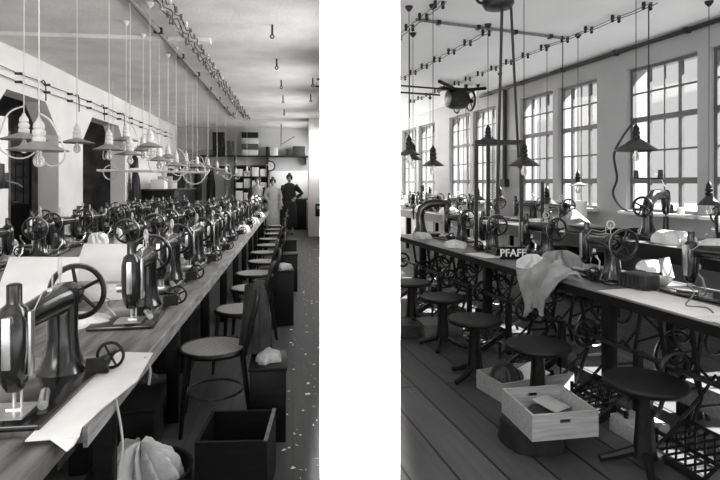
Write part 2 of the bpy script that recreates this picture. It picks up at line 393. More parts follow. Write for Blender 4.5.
def make_post_machine(label, loc, rz):
    t = thing('post_machine', label, 'sewing machine', loc, rz)
    MB().bx(-.14, .14, -.12, .22, .0, .05).build('bed', 'enamel', t, bevel=.012)
    b = MB().loft([((0, y, z), (rx, 0, 0), (0, ry, rz_)) for y, z, rx, ry, rz_ in ((.12, .04, .07, .09, 0), (.12, .12, .05, .06, 0), (.13, .26, .045, .05, 0), (.10, .34, .045, .05, .03), (.02, .40, .042, .03, .05), (-.10, .41, .038, .01, .05), (-.20, .40, .034, 0, .045), (-.25, .39, .02, 0, .03))], 16)
    b.build('arm', 'enamel', t)
    MB().loft([((0, -.2, z), (r, 0, 0), (0, r, 0)) for z, r in ((.22, .02), (.25, .034), (.36, .042), (.43, .036), (.45, .018))], 14).build('head', 'enamel', t)
    MB().cyl((0, -.2, .03), (0, -.2, .2), .03, .022).cyl((0, -.2, .19), (0, -.2, .25), .006).build('post', 'enamel_worn', t)
    MB().cyl((0, .10, .36), (-.01, .12, .62), .006).cyl((-.12, .1, .55), (.14, .1, .56), .006).build('spool_stand', 'iron', t)
    for x in (-.1, .12): MB().lathe([(.024, .555), (.02, .63), (.008, .632)], (x, .1, 0)).build('thread_spool', 'enamel_worn', t)
    MB().wheel((0, .21, .3), (0, 1, 0), .085, .011, .018, 4, .008).build('hand_wheel', 'enamel_worn', t)
    MB().tube([(0, .1, .62), (-.03, -.02, .58), (-.02, -.15, .48)], .0025, 5).build('thread', 'cord_white', t)
    return t

def make_stand(label, loc, rz):
    """cast-iron treadle stand under a bench: x to the operator, y along the bench"""
    t = thing('treadle_stand', label, 'machine stand', loc, rz)
    for s in (-1, 1):
        f = MB(); y = s * .24
        f.tube([(.17, y, .70), (.13, y, .45), (.10, y, .28), (.2, y, .02)], .014, 6).tube([(-.17, y, .70), (-.13, y, .45), (-.10, y, .28), (-.2, y, .02)], .014, 6)
        f.tube([(.13, y, .45), (0, y, .33), (-.13, y, .45)], .01).tube([(.10, y, .28), (0, y, .38), (-.10, y, .28)], .01).tube([(.18, y, .70), (-.18, y, .70)], .014).tube([(.11, y, .22), (-.11, y, .22)], .01)
        f.tor((0, y, .57), (0, 1, 0), .07, .008, 18)
        f.build('side_frame', 'iron', t)
    MB().tube([(-.12, -.24, .30), (-.12, .24, .30)], .011).tube([(-.1, -.24, .60), (-.1, .24, .36)], .008).tube([(-.1, .24, .60), (-.1, -.24, .36)], .008).build('cross_brace', 'iron', t)
    fw = MB().wheel((-.02, .17, .40), (0, 1, 0), .145, .013, .024, 5, .009, 28).build('flywheel', 'iron', t)
    MB().tor((-.02, .17, .40), (0, 1, 0), .157, .004, 30, 5).build('rim', 'iron_bright', fw)
    MB().tube([(-.02, .19, .45), (.12, .12, .28), (.32, .05, .15)], .008).build('pitman_rod', 'iron_bright', t)
    tr = MB(); a, b = .125, .15                                    # lattice foot plate, tilted to the operator
    M = Matrix.Translation((.40, 0, .135)) @ Matrix.Rotation(math.radians(30), 4, 'Y')
    for s in (-1, 1):
        tr.bx(-a, a, s * b - .011, s * b + .011, -.03, .014, M); tr.bx(s * a - .011, s * a + .011, -b, b, -.03, .014, M)
    for k in range(-7, 8):
        for s in (-1, 1):
            c0 = k * .055; pts = []
            for q in (-a, a):
                pts.append((q, c0 + s * q * .8))
            (xa, ya), (xb, yb) = pts
            def clip(xa, ya, xb, yb):
                for lim, sg in ((b, 1), (-b, -1)):
                    if sg * ya > b and sg * yb > b: return None
                    if sg * ya > b: r = (lim - yb) / (ya - yb); xa, ya = xb + (xa - xb) * r, lim
                    if sg * yb > b: r = (lim - ya) / (yb - ya); xb, yb = xa + (xb - xa) * r, lim
                return xa, ya, xb, yb
            q = clip(xa, ya, xb, yb)
            if q and math.hypot(q[2] - q[0], q[3] - q[1]) > .02:
                tr.cyl(M @ Vector((q[0], q[1], 0)), M @ Vector((q[2], q[3], 0)), .0065, n=5)
    tr.cyl(M @ Vector((0, -.24, -.02)), M @ Vector((0, .24, -.02)), .012)
    tr.cyl((.40, -.24, .0), (.40, -.24, .14), .012).cyl((.40, .24, .0), (.40, .24, .14), .012).cyl((.40, -.24, .025), (.1, -.24, .28), .01).cyl((.40, .24, .025), (.1, .24, .28), .01)
    tr.build('treadle', 'iron', t)
    return t

def make_stool(label, loc, rz):
    t = thing('stool', label, 'stool', loc, rz, 'round-seated work stools along the bench')
    MB().lathe([(.05, .408), (.165, .410), (.192, .418), (.2, .430), (.2, .440), (.193, .449), (.165, .452), (.0001, .449)], n=40).build('seat', 'wood_black', t)
    s = MB().loft([((0, 0, z), (r, 0, 0), (0, r, 0)) for z, r in ((.06, .064), (.10, .056), (.2, .048), (.34, .040), (.385, .042), (.40, .075), (.412, .10))], 10)
    s.build('pedestal', 'iron', t, ang=25)
    for k in range(4):
        a = PI / 4 + k * PI / 2; c, sn = math.cos(a), math.sin(a)
        pts = [(.04, .085), (.09, .065), (.135, .045), (.175, .03), (.205, .022), (.215, .034)]
        MB().tube([(r * c, r * sn, z) for r, z in pts], [.026, .024, .021, .018, .021, .012], 8).build('foot', 'iron_bright' if k == 3 else 'iron', t)
    return t

def make_lamp(label, loc, rz, w, m, cord, loop, z_up, group, name='pendant_lamp', steep=.42):
    """origin at the rim of the shade; z_up = distance to the ceiling"""
    t = thing(name, label, 'lamp', loc, rz, group); r = w / 2; h = r * steep
    MB().lathe([(r, 0), (r * 1.01, .004), (r * .62, h * .48), (r * .3, h * .86), (r * .16, h), (r * .15, h), (r * .28, h * .82), (r * .6, h * .42), (r * .985, 0)], n=32, cap=False).build('shade', m, t)
    s = MB().lathe([(r * .17, h * .8), (.034, h), (.036, h + .02), (.026, h + .028), (.034, h + .038), (.034, h + .058), (.024, h + .066), (.03, h + .074), (.028, h + .095), (.014, h + .115), (.006, h + .135)], n=14)
    s.build('socket', 'porcelain' if cord == 'cord_white' else 'iron', t)
    MB().lathe([(.012, .015), (.014, -.012), (.028, -.04), (.03, -.06), (.022, -.082), (.004, -.092)], n=14).build('bulb', 'bulb_glass', t)
    MB().cyl((0, 0, h + .12), (0, 0, z_up - .02), .0036, n=6).build('cord', cord, t)
    MB().lathe([(.012, z_up - .05), (.035, z_up - .02), (.04, z_up)], n=12).build('ceiling_rose', 'porcelain' if cord == 'cord_white' else 'iron', t)
    if loop:
        z0 = h + .1
        P = [(.01, 0, z0 + .05), (r * .55, 0, z0 - .0), (r * .95, .02, h * .5 - .02), (r * .8, .03, -.06), (r * .35, .03, -.085), (r * .1, .02, -.06)] if loop == 1 else [(.0, 0, z0 + .08), (-r * .7, 0, z0 + .02), (-r * 1.15, .02, -.02), (-r * .7, .03, -.11), (0, .03, -.12), (r * .6, 0, -.06), (r * .9, 0, .02)]
        MB().tube(smooth(P), .0055, 6).build('cord_loop', cord, t)
    return t
def smooth(P, k=6):
    P = [Vector(p) for p in P]; out = []
    for i in range(len(P) - 1):
        a, b, c, d = P[max(i - 1, 0)], P[i], P[i + 1], P[min(i + 2, len(P) - 1)]
        for j in range(k):
            t = j / k
            out.append(.5 * ((2 * b) + (c - a) * t + (2 * a - 5 * b + 4 * c - d) * t * t + (3 * b - a - 3 * c + d) * t ** 3))
    return out + [P[-1]]

def make_chair(label, loc, rz):
    """bentwood chair facing -x; cane seat"""
    t = thing('bentwood_chair', label, 'chair', loc, rz, 'bentwood chairs along the long table')
    s = MB()
    ring = [(.2 * math.cos(a) * (1.0 if math.cos(a) < 0 else .95), .205 * math.sin(a), .45) for a in [2 * PI * i / 28 for i in range(28)]]
    s.tube(ring, .017, 7, True); s.build('seat_frame', 'wood_black', t)
    MB().prism([(p[0], p[1]) for p in ring], .452, .462, 'xy').build('seat', 'cane', t)
    for sx in (-1, 1):
        for sy in (-1, 1):
            if sx < 0: MB().tube([(-.15, sy * .15, .45), (-.17, sy * .165, .2), (-.185, sy * .18, .0)], [.017, .015, .012], 7).build('leg', 'wood_black', t)
            else: MB().tube([(.16, sy * .15, .45), (.185, sy * .165, .22), (.215, sy * .175, .0)], [.017, .015, .013], 7).build('leg', 'wood_black', t)
    hoop = smooth([(.165, -.165, .44), (.2, -.18, .6), (.235, -.17, .74), (.25, -.1, .80), (.252, 0, .815), (.25, .1, .80), (.235, .17, .74), (.2, .18, .6), (.165, .165, .44)])
    MB().tube(hoop, .016, 7).build('back_hoop', 'wood_black', t)
    MB().tube(smooth([(.175, -.09, .45), (.205, -.1, .6), (.23, -.06, .7), (.235, 0, .72), (.23, .06, .7), (.205, .1, .6), (.175, .09, .45)]), .011, 6).build('inner_hoop', 'wood_black', t)
    MB().tor((0, 0, .2), (0, 0, 1), .165, .009, 24).build('stretcher', 'wood_dark', t)
    return t

def heap(name, label, cat, loc, size, m, rz=0, seed=1, group=None, folds=5.0, deep=0.0):
    """crumpled cloth lying in a heap: a closed dome with deep folds and a flat underside"""
    rnd = random.Random(seed); n, k = 72, 18; mb = MB(); ph = [rnd.uniform(0, 6.28) for _ in range(8)]
    secs = []; rings = []
    for j in range(k + 1):
        q = j / k; rings.append([])
        for i in range(n):
            a = 2 * PI * i / n
            rr = math.cos(q * PI / 2) ** .8 * (1 + .13 * math.sin(3 * a + ph[0]) + .10 * math.sin(folds * a + ph[1] + q * 2) + .05 * math.sin(11 * a + ph[2] + 3 * q))
            z = math.sin(q * PI / 2) ** .75 * (1 + .10 * math.sin(4 * a + ph[3]) * (1 - q) + .12 * math.sin(q * 9 + ph[4] + 2 * a) * (1 - q))
            dp_ = 1 - deep * (.5 + .5 * math.sin(folds * 1.7 * a + 2.2 * math.sin(q * 4 + ph[5]) + 1.2 * math.sin(2 * a + ph[6]))) ** 1.5 * min(1, 3 * q + .3)
            rr *= dp_; z *= .55 + .45 * dp_ if j < k else 1
            rings[-1].append((size[0] / 2 * rr * math.cos(a), size[1] / 2 * rr * math.sin(a), max(z * size[2], 0) if j else 0.0))
    vs = [p for r in rings for p in r]; fs = [tuple(reversed(range(n)))]
    for j in range(k):
        for i in range(n): fs.append((j * n + i, j * n + (i + 1) % n, (j + 1) * n + (i + 1) % n, (j + 1) * n + i))
    mb.add(vs, fs)
    o = mb.build(name, m, None, loc, (0, 0, rz), ang=80)
    return tag(o, label, cat, group)

def crate(name, label, loc, rz, d, m='wood_pale', wall=.014, hole=True, group=None, tilt=(0, 0)):
    """open wooden crate: four boards and a bottom; hand holes in the short ends"""
    t = thing(name, label, 'crate', loc, rz, group); t.rotation_euler = (tilt[0], tilt[1], rz)
    x, y, h = d[0] / 2, d[1] / 2, d[2]
    MB().bx(-x, x, -y, y, 0, wall).build('bottom', m, t)
    def board(w):
        mb = MB(); hw, hh, hz = .032, .011, h * .68
        if not hole or h < .09: return mb.bx(-w, w, -wall / 2, wall / 2, wall, h)
        mb.bx(-w, -hw, -wall / 2, wall / 2, wall, h).bx(hw, w, -wall / 2, wall / 2, wall, h)
        return mb.bx(-hw, hw, -wall / 2, wall / 2, wall, hz - hh).bx(-hw, hw, -wall / 2, wall / 2, hz + hh, h)
    for s in (-1, 1):
        board(x).build('end_board', m, t, (0, s * (y - wall / 2), 0))
        MB().bx(-wall / 2, wall / 2, -y + wall, y - wall, wall, h).build('side_board', m, t, (s * (x - wall / 2), 0, 0))
    return t

# =================================================================== ROOM WITH THE LONG TABLE
def table(name, label, v0, v1, u0, u1, zt, th, top, legs, edge, leg_m='wood_black', t=TL, cat='table', apron=.09):
    o = thing(name, label, cat, W(t, (v0 + v1) / 2, (u0 + u1) / 2), t)
    x, y = (v1 - v0) / 2, (u1 - u0) / 2
    MB().bx(-x, x, -y, y, zt - th, zt).build('tabletop', top, o, bevel=.003)
    if edge: MB().bx(x if edge > 0 else -x - .012, x + .012 if edge > 0 else -x, -y, y, zt - th - .012, zt - .004).build('edge_strip', 'bench_edge' if edge > 0 else 'wood_black', o)
    if apron: MB().bx(-x + .08, -x + .105, -y + .03, y - .03, zt - th - apron, zt - th).bx(x - .105, x - .08, -y + .03, y - .03, zt - th - apron, zt - th).build('apron', leg_m, o)
    for lu in legs:
        for sx in (-1, 1):
            MB().bx(-.035, .035, -.035, .035, 0, zt - th).build('leg', leg_m, o, (sx * (x - .13), lu - (u0 + u1) / 2, 0), bevel=.005)
    return o
table('work_table', 'long worn wooden work table carrying the main row of sewing machines', -2.0, -.592, 1.62, 13.6, .76, .05, 'bench_top', [2.2 + 1.2 * i for i in range(10)], 1)
table('side_table', 'low near end piece of worn wooden table with a lighter top', -1.78, -.63, .75, 1.60, .745, .05, 'bench_top', [.9, 1.45], 0, apron=.12)
table('work_table', 'dark work table along the arcade wall, parallel to the long table', -3.05, -2.05, 3.95, 12.6, .76, .05, 'bench_top_pale', [4.2 + 1.6 * i for i in range(6)], 0)

M0 = None
UA = [2.05, 3.11, 3.92, 4.8, 5.62, 6.45, 7.3, 8.15, 9.0, 9.85, 10.7, 11.5, 12.3, 13.1]
G1, G2, G3 = 'sewing machines on the aisle edge', 'sewing machines facing the arcade', 'sewing machines on the arcade wall table'
for i, u in enumerate(UA):
    lab = "black sewing machine on the long table's aisle edge, %s from the near end" % ORD[i]
    if i == 0: M0 = make_machine(lab, L(-.82, u, .76), TL); M0['group'] = G1
    else: dup(M0, L(-.82 + .02 * math.sin(i * 2.1), u, .76), TL + .05 * math.sin(i * 1.7), lab, G1, 1 + .03 * math.sin(i))
for i in range(10):
    dup(M0, L(-1.42 + .03 * math.sin(i * 3), 5.0 + .86 * i, .76), TL + PI + .1 * math.sin(i * 2.3), "black sewing machine on the long table's arcade edge, %s from the near end" % ORD[i], G2)
for i in range(11):
    dup(M0, L(-2.42 + .08 * math.sin(i * 2), 4.62 + .75 * i, .76), TL + PI + .16 * math.sin(i * 1.9), 'black sewing machine on the dark table by the arcade wall, %s from near' % ORD[i], G3)
for i in range(6):
    dup(M0, L(-2.85, 5.3 + 1.25 * i, .76), TL + .2 * math.sin(i), 'sewing machine in the back row close to the arcade wall, %s from near' % ORD[i], 'sewing machines closest to the arcade wall')

# near items on the long table
strip = MB(); P = [at_z(x, y, .764) for x, y in ((112, 352), (153, 353), (137, 381), (104, 407), (82, 427), (79, 437), (25, 441), (48, 418))]
strip.prism([(p.x, p.y) for p in P], .7615, .7655, 'xy')
a, b, c, d = at_z(80, 436, .762), at_z(50, 440, .762), at_z(67, 452, .735), at_z(74, 446, .74)
strip.add([a, b, c, d, a + Vector((0, 0, .004)), b + Vector((0, 0, .004)), c + Vector((0, -.003, .003)), d + Vector((0, -.003, .003))],
          [(3, 2, 1, 0), (4, 5, 6, 7), (0, 1, 5, 4), (1, 2, 6, 5), (2, 3, 7, 6), (3, 0, 4, 7)])
tag(strip.build('paper_strip', 'paper'), 'torn white paper strip laid along the aisle edge of the long table', 'paper')
def slab(name, label, cat, p, d, rz, tilt, m, group=None):
    o = MB().bx(-d[0] / 2, d[0] / 2, -d[1] / 2, d[1] / 2, 0, d[2]).build(name, m, None, p, (tilt[0], tilt[1], rz), bevel=.003)
    return tag(o, label, cat, group)
GP = 'stacks of cut sheets on the long table'
slab('sheet_stack', 'tilted stack of white cut sheets behind the nearest sewing machine', 'paper stack', L(-1.38, 3.15, .885), (.36, .52, .03), TL + .3, (.42, .06), 'paper', GP)
slab('sheet_stack', 'tilted white sheet stack between the first and second sewing machines', 'paper stack', L(-1.28, 3.98, .875), (.40, .50, .03), TL + .2, (.40, .05), 'paper', GP)
slab('sheet_stack', 'low white sheet stack under the tilted one near the spoked wheel', 'paper stack', L(-1.14, 3.45, .762), (.26, .30, .05), TL + .2, (0, 0), 'paper', GP)
heap('cloth_piece', 'small white cloth scrap lying beside the nearest hand wheel', 'cloth', L(-1.02, 2.78, .762), (.26, .22, .05), 'cloth_white', 0, 3)
slab('sheet_stack', 'flat pale sheets spread on the arcade side of the long table', 'paper stack', L(-1.5, 2.35, .762), (.42, .7, .012), TL + .05, (0, 0), 'paper', GP)
heap('strip_bundle', 'bundle of pale cut strips lying behind the white sheet stacks', 'bundle', L(-1.5, 4.2, .762), (.5, .3, .09), 'cloth_white', TL, 8, folds=9, deep=.4)
cb = thing('carton', 'small white carton with a dark label on the arcade edge of the long table', 'box', L(-1.86, 4.1, .762), TL - .1)
MB().bx(-.1, .1, -.07, .07, 0, .12).build('body', 'paper', cb, bevel=.004); MB().bx(-.05, .04, -.074, -.07, .035, .06).build('dark_label', 'cloth_dark', cb)
heap('cloth_piece', 'dark cloth pile at the near end of the arcade wall table', 'cloth', L(-2.84, 4.4, .762), (.3, .5, .12), 'cloth_dark', .4, 21)
CL = [(-1.12, 5.3, 'white'), (-1.05, 6.1, 'white'), (-1.15, 6.95, 'white'), (-1.1, 7.8, 'white'), (-1.0, 8.6, 'grey'), (-1.12, 9.5, 'white'), (-1.05, 10.4, 'white'), (-1.1, 11.3, 'white'), (-1.05, 12.2, 'grey'), (-1.1, 13.0, 'white')]
for i, (v, u, k) in enumerate(CL):
    heap('cloth_pile', '%s cloth pile between the machine rows of the long table, %s from near' % (k, ORD[i]), 'cloth', L(-1.12, u, .762), (.25, .5, .10 + .05 * (i % 3)), 'cloth_' + k, TL, 30 + i, 'cloth piles down the long table', 4 + i % 3, .3)
for i, (v, u) in enumerate(((-.68, 7.75), (-.66, 9.4), (-.66, 11.1))):
    heap('cloth_pile', 'small white cloth pile at the aisle edge of the table, %s from near' % ORD[i], 'cloth', L(v, u, .762), (.16, .34, .1), 'cloth_white', TL, 50 + i, 'white cloth at the aisle edge')
for i, (v, u, m) in enumerate(((-2.86, 5.8, 'white'), (-2.14, 6.3, 'white'), (-2.14, 8.6, 'grey'), (-2.86, 9.52, 'white'))):
    heap('cloth_pile', '%s cloth pile on the table by the arcade wall, %s from near' % (m, ORD[i]), 'cloth', L(v, u, .762), (.2, .34, .14), 'cloth_' + m, TL, 60 + i, 'cloth piles on the arcade wall table', 5, .3)
tag(MB().tube(smooth([L(-.575, 1.85, .75), L(-.55, 1.84, .6), L(-.56, 1.83, .47), L(-.50, 1.82, .42), L(-.47, 1.80, .3)]), .004, 5).build('cord', 'cord_white'), 'white cord dangling from the near corner of the long table', 'cord')
tag(MB().tube(smooth([L(-.575, 2.2, .77), L(-.555, 2.2, .72), L(-.56, 2.2, .66)]), .005, 5).build('cord', 'cord_white'), 'short white cord end hanging below the torn paper strip', 'cord')

# chairs and crates along the aisle
ch0 = None
for i, (u, v, r) in enumerate(((3.36, -.47, .12), (4.35, -.40, -.1), (5.2, -.38, .1), (6.05, -.42, .0), (6.95, -.36, .15), (7.85, -.4, -.1), (8.75, -.38, .05), (9.7, -.4, .1), (10.7, -.36, -.1), (11.7, -.4, .05), (12.7, -.38, 0))):
    lab = 'dark bentwood chair with cane seat at the long table, %s from the near end' % ORD[i]
    if i == 0: ch0 = make_chair(lab, L(v, u), TL + r)
    else: dup(ch0, L(v, u), TL + r, lab)
crate('crate', 'dark open crate on the aisle floor nearest the camera', L(-.26, 2.62), TL - .08, (.32, .34, .30), 'wood_black', .016, False)
MB_ = MB().bx(.144, .162, -.17, .17, .30, .306); o = MB_.build('worn_rim', 'iron_bright', [q for q in bpy.data.objects if q.name == 'crate'][0])  # pale strip along one side of the crate rim
def chest(name, label, cat, loc, rz, d, m, group=None):
    t = thing(name, label, cat, loc, rz, group)
    MB().bx(-d[0] / 2, d[0] / 2, -d[1] / 2, d[1] / 2, 0, d[2] - .02).build('body', m, t, bevel=.004)
    MB().bx(-d[0] / 2 - .008, d[0] / 2 + .008, -d[1] / 2 - .008, d[1] / 2 + .008, d[2] - .02, d[2]).build('lid', m, t, bevel=.004)
    return t
chest('chest', 'tall black box behind the nearest open crate in the aisle', 'box', L(-.14, 3.22), TL, (.2, .34, .42), 'wood_black')
heap('cloth_piece', 'grey crumpled cloth on top of the tall black box', 'cloth', L(-.14, 3.2, .421), (.14, .2, .05), 'cloth_grey', 0, 71)
chest('chest', 'upright black box behind the second chair in the aisle', 'box', L(-.10, 5.65), TL + .05, (.2, .24, .56), 'wood_black')
heap('cloth_piece', 'grey cloth scrap on the upright black box in the aisle', 'cloth', L(-.10, 5.65, .561), (.17, .2, .06), 'cloth_grey', 0, 72)
chest('chest', 'dark box further down the aisle beside the fifth chair', 'box', L(-.05, 7.4), TL, (.22, .3, .5), 'wood_black')
chest('chest', 'farthest dark box in the aisle beside the chairs', 'box', L(-.05, 9.2), TL, (.22, .3, .5), 'wood_black')
bk = thing('basket', 'dark low basket under the near end of the long table', 'basket', L(-.66, 2.46), TL)
MB().lathe([(.16, .0), (.19, .0), (.22, .2), (.205, .2), (.175, .02), (.0005, .02)], n=26).build('body', 'wood_black', bk)
heap('cloth_piece', 'deeply folded light cloth heaped in the basket under the table', 'cloth', L(-.66, 2.46, .03), (.36, .34, .29), 'cloth_white', .3, 75, folds=7, deep=.42)
chest('chest', 'low black box under the long table behind the cloth basket', 'box', L(-.92, 3.02), TL + .1, (.4, .36, .3), 'wood_black')  # black box added to deepen the shade under the table
chest('chest', 'black box under the long table beside the second chair', 'box', L(-.98, 4.5), TL, (.4, .5, .4), 'wood_black')  # second added box, fills the shaded space with black
heap('cloth_piece', 'dark cloth heap on the floor beneath the cane chair', 'cloth', L(-.95, 3.6, 0), (.4, .6, .2), 'cloth_dark', .3, 76)

# pendant lamps over the tables
GL = 'pendant lamps with white cords'
def llamp(label, px, py, Y, w, m='shade_pale', loop=1, rz=0, steep=.42):
    p = at_y(px, py, Y); return make_lamp(label, p, rz, w, m, 'cord_white', loop, CZ + .02 - p.z, GL, steep=steep)
llamp('pale enamel pendant lamp hanging nearest the camera with a clear bulb', 39, 151, 3.0, .305, loop=1, rz=-.2, steep=.36)
llamp('pendant lamp just behind the nearest one with a looped cord', 24, 140, 3.7, .29, loop=2, rz=.2, steep=.36)
llamp('pale pendant lamp hanging in front of the white arcade pier', 77, 143, 4.9, .30, loop=0, steep=.3)
llamp('pendant lamp with a cord loop before the second dark opening', 109, 150, 4.95, .27, loop=1, rz=2.2)
llamp('pendant lamp beside the narrow white pier, slightly lower than its neighbours', 130, 155, 5.1, .27, loop=0, steep=.3)
llamp('pendant lamp high before the far corner of the second opening', 126, 141, 5.9, .26, loop=1, rz=.4)
llamp('pendant lamp hanging before the blank wall past the second pier', 150, 147, 5.3, .24, loop=0)
for i, (px, py, Y) in enumerate(((143, 151, 6.4), (159, 161, 6.3), (168, 158, 7.4), (176, 166, 7.0), (186, 164, 8.2), (197, 167, 9.0), (208, 168, 10.0), (217, 170, 11.2), (226, 174, 12.4), (236, 176, 13.6), (247, 173, 14.6))):
    p = at_y(px, py, Y); make_lamp('pendant lamp in the cluster before the back wall, %s from near' % ORD[i], p, i * 1.3, .27, 'shade_pale', 'cord_white', (1, 2, 0, 2, 1)[i % 5], CZ + .02 - p.z, GL)
ra = thing('hanging_rail', 'white rail hanging across the room before the back wall lamps', 'rail', L(-2.3, 9.5, 1.66), TL)
MB().cyl((-.95, 0, 0), (.85, 0, -.03), .022).build('bar', 'porcelain', ra)
for x in (-.7, .6): MB().cyl((x, 0, .0), (x, 0, CZ + .03 - 1.72), .004, n=6).build('suspension_cord', 'cord_white', ra)
for x, r in ((-.75, .12), (.25, .17), (.62, .2)): MB().tor((x, .03, -.03), (.2, 1, 0), r, .012, 24).build('cord_coil', 'cord_white', ra)

# pipes, hooks and wires under the ceiling
pp = thing('ceiling_pipe', 'grey pipe running down the ceiling above the long table', 'pipe', L(-1.52, 4.6, CZ - .02), TL)
MB().cyl((0, 0, 0), (0, 10.0, 0), .03).build('tube', 'cord_grey', pp)
for k in range(8): MB().bx(-.045, .045, .5 + k * 1.25, .55 + k * 1.25, -.03, .045).build('clamp', 'iron', pp)
wr = thing('wire_run', 'knotty run of wires on porcelain knobs under the ceiling', 'wiring', L(-1.21, 4.6, CZ - .03), TL)
for s in (-.055, 0, .055):
    pts = []
    for k in range(81): pts.append((s + .025 * math.sin(k * 1.9 + s * 40), k * .127, -.02 + .03 * math.sin(k * 2.7 + s * 60)))
    MB().tube(pts, .006, 5).build('wire', 'cord_black', wr)
for k in range(40):
    for s in (-.06, .06):
        MB().lathe([(.014, .03), (.017, 0), (.011, -.01), (.018, -.024), (.009, -.034)], (s + .012 * math.sin(k * 3.1), .15 + k * .25 + s * .6, 0), n=8).build('insulator', 'cord_grey' if (k + (s > 0)) % 3 else 'porcelain', wr)
hk = None
for i, (v, u) in enumerate(((-.23, 6.1), (-.23, 7.75), (-.2, 9.35), (-.2, 11.0), (-.21, 13.0), (.33, 9.1), (.35, 10.8))):
    lab = ('small black ceiling hook over the aisle, %s from the near end' % ORD[i]) if i < 5 else ('black ceiling hook close to the white column, %s of two' % ('nearer' if i == 5 else 'farther'))
    if hk is None:
        hk = thing('ceiling_hook', lab, 'hook', L(v, u, CZ), TL, 'black hooks in the ceiling')
        MB().cyl((0, 0, .05), (0, 0, -.10), .012, n=8).build('shank', 'iron', hk); MB().tor((0, 0, -.115), (0, 1, 0), .02, .008, 12).build('ring', 'iron', hk)
    else: dup(hk, L(v, u, CZ), TL, lab)
ww = thing('wall_wiring', 'pair of wires on knobs along the wall above the arcade', 'wiring', L(-3.6, 7.0, 2.84), TL)
for z in (.04, -.07):
    MB().tube([(.07, k * .5, z - .012 * (k % 2)) for k in range(20)], .006, 5).build('wire', 'cord_black', ww)
for k in range(11):
    for z in (.04, -.07): MB().cyl((0, .55 + .82 * k, z), (.085, .55 + .82 * k, z), .016, .02, 8).build('insulator', 'iron', ww)
for k in range(4): MB().tube(smooth([(.08, 1.1 + k * 1.2, .03), (.10, 1.13 + k * 1.2, .06), (.11, 1.17 + k * 1.2, .0), (.11, 1.18 + k * 1.2, -.22)]), .008, 6).build('drop_wire', 'cord_black', ww)
sb = thing('switch_box', 'black switch box on the white wall by the first opening', 'switch box', L(-3.66, 7.2, 1.38), TL)
MB().bx(0, .1, -.12, .02, .0, .31).build('body', 'iron', sb, bevel=.006); MB().bx(0, .08, .02, .16, 0, .2).build('fuse_box', 'iron', sb, bevel=.006); MB().tube([(.1, .05, .1), (.2, .12, .06), (.22, .2, .02)], .009).build('handle', 'steel', sb)

# things along the arcade wall and the back wall
def hang(name, label, cat, t, v, u, z, w, h, m, seed, group=None, face=(1, 0)):
    """garment on a hook: hollow-looking folded drop of cloth with real thickness; face: (0,-1) towards the camera or (1,0) away from a side wall"""
    rnd = random.Random(seed); n = 26; secs = []
    for j in range(9):
        q = j / 8; ww_ = w * (.28 + .72 * min(1, q * 2.2) ** .7) / 2; dd = .05 + .03 * q
        secs.append((Vector((0, 0, -h * q)), Vector((ww_, 0, 0)), Vector((0, dd, 0))))
    mb = MB().loft(secs, n); mb.v = [(x * (1 + .1 * math.sin(9 * math.atan2(y * 3, x) + seed)), y * (1 + .45 * math.sin(7 * math.atan2(y * 3, x + 1e-6) + seed)), zz + .02 * math.sin(x * 40 + seed)) for x, y, zz in mb.v]
    rz = t if face[1] else t + PI / 2
    return tag(mb.build(name, m, None, W(t, v, u, z), (0, 0, rz), ang=70), label, cat, group)
hang('garment', 'dark garment hanging on the narrow white pier below a lantern', 'garment', TL, -3.46, 12.5, 1.7, .36, .65, 'cloth_dark', 3)
ln = thing('wall_lantern', 'small black lantern hanging high on the narrow white pier', 'lantern', L(-3.5, 12.55, 1.78), TL)
MB().lathe([(.03, .0), (.09, .01), (.08, .22), (.02, .3), (.015, .34)], n=12).build('body', 'iron', ln); MB().tor((0, 0, .37), (0, 1, 0), .035, .008, 12).build('handle', 'iron', ln)
bd = thing('sideboard', 'dark boarded counter against the wall past the second pier', 'cabinet', L(-3.1, 14.0), TL)
MB().bx(-.4, .4, -1.2, 1.4, 0, 1.28).build('body', 'wood_black', bd, bevel=.008); MB().bx(-.43, .45, -1.24, 1.44, 1.28, 1.31).build('top', 'wood_dark', bd)
for i, (du, hh, m) in enumerate(((-.9, .22, 'paper'), (-.3, .3, 'paper_grey'), (.3, .2, 'paper'))):
    chest('parcel', ('pale', 'grey', 'white')[i] + ' parcel on the boarded counter, %s from near' % ORD[i], 'parcel', L(-3.1, 14.0 + du, 1.311), TL + .1 * i, (.3, .35, hh), m, 'parcels on the counter')
ub = 17.5
def bw(px, py, d=0): v, u, z = at_u(TL, px, py, ub - d); return v, z
sh = thing('wall_shelf', 'long dark shelf high on the back wall carrying boxes', 'shelf', L(-1.6, ub, 0), TL)
z_s = bw(250, 156)[1]
MB().bx(-1.35, 2.2, -.36, -.005, z_s - .04, z_s).build('board', 'wood_black', sh)
for x in (-1.2, -.2, .8, 2.0): MB().bx(x - .02, x + .02, -.3, -.005, z_s - .28, z_s - .04).prism([(x - .02, 0), (x + .02, 0), (x + .02, .01), (x - .02, .01)], z_s - .3, z_s - .28, 'xy').build('bracket', 'wood_black', sh)
def on_shelf(label, px0, px1, h, m, name='box', cat='box', d=.26, g='boxes on the high shelf'):
    v0, v1 = bw(px0, 150, .2)[0], bw(px1, 150, .2)[0]
    return chest(name, label, cat, L((v0 + v1) / 2, ub - .2, z_s + .001), TL, (v1 - v0, d, h), m, g)
on_shelf('tall dark board case standing at the near end of the shelf', 213, 224, .72, 'wood_black')
on_shelf('dark narrow case beside the tall board case on the shelf', 226, 233, .45, 'wood_dark')
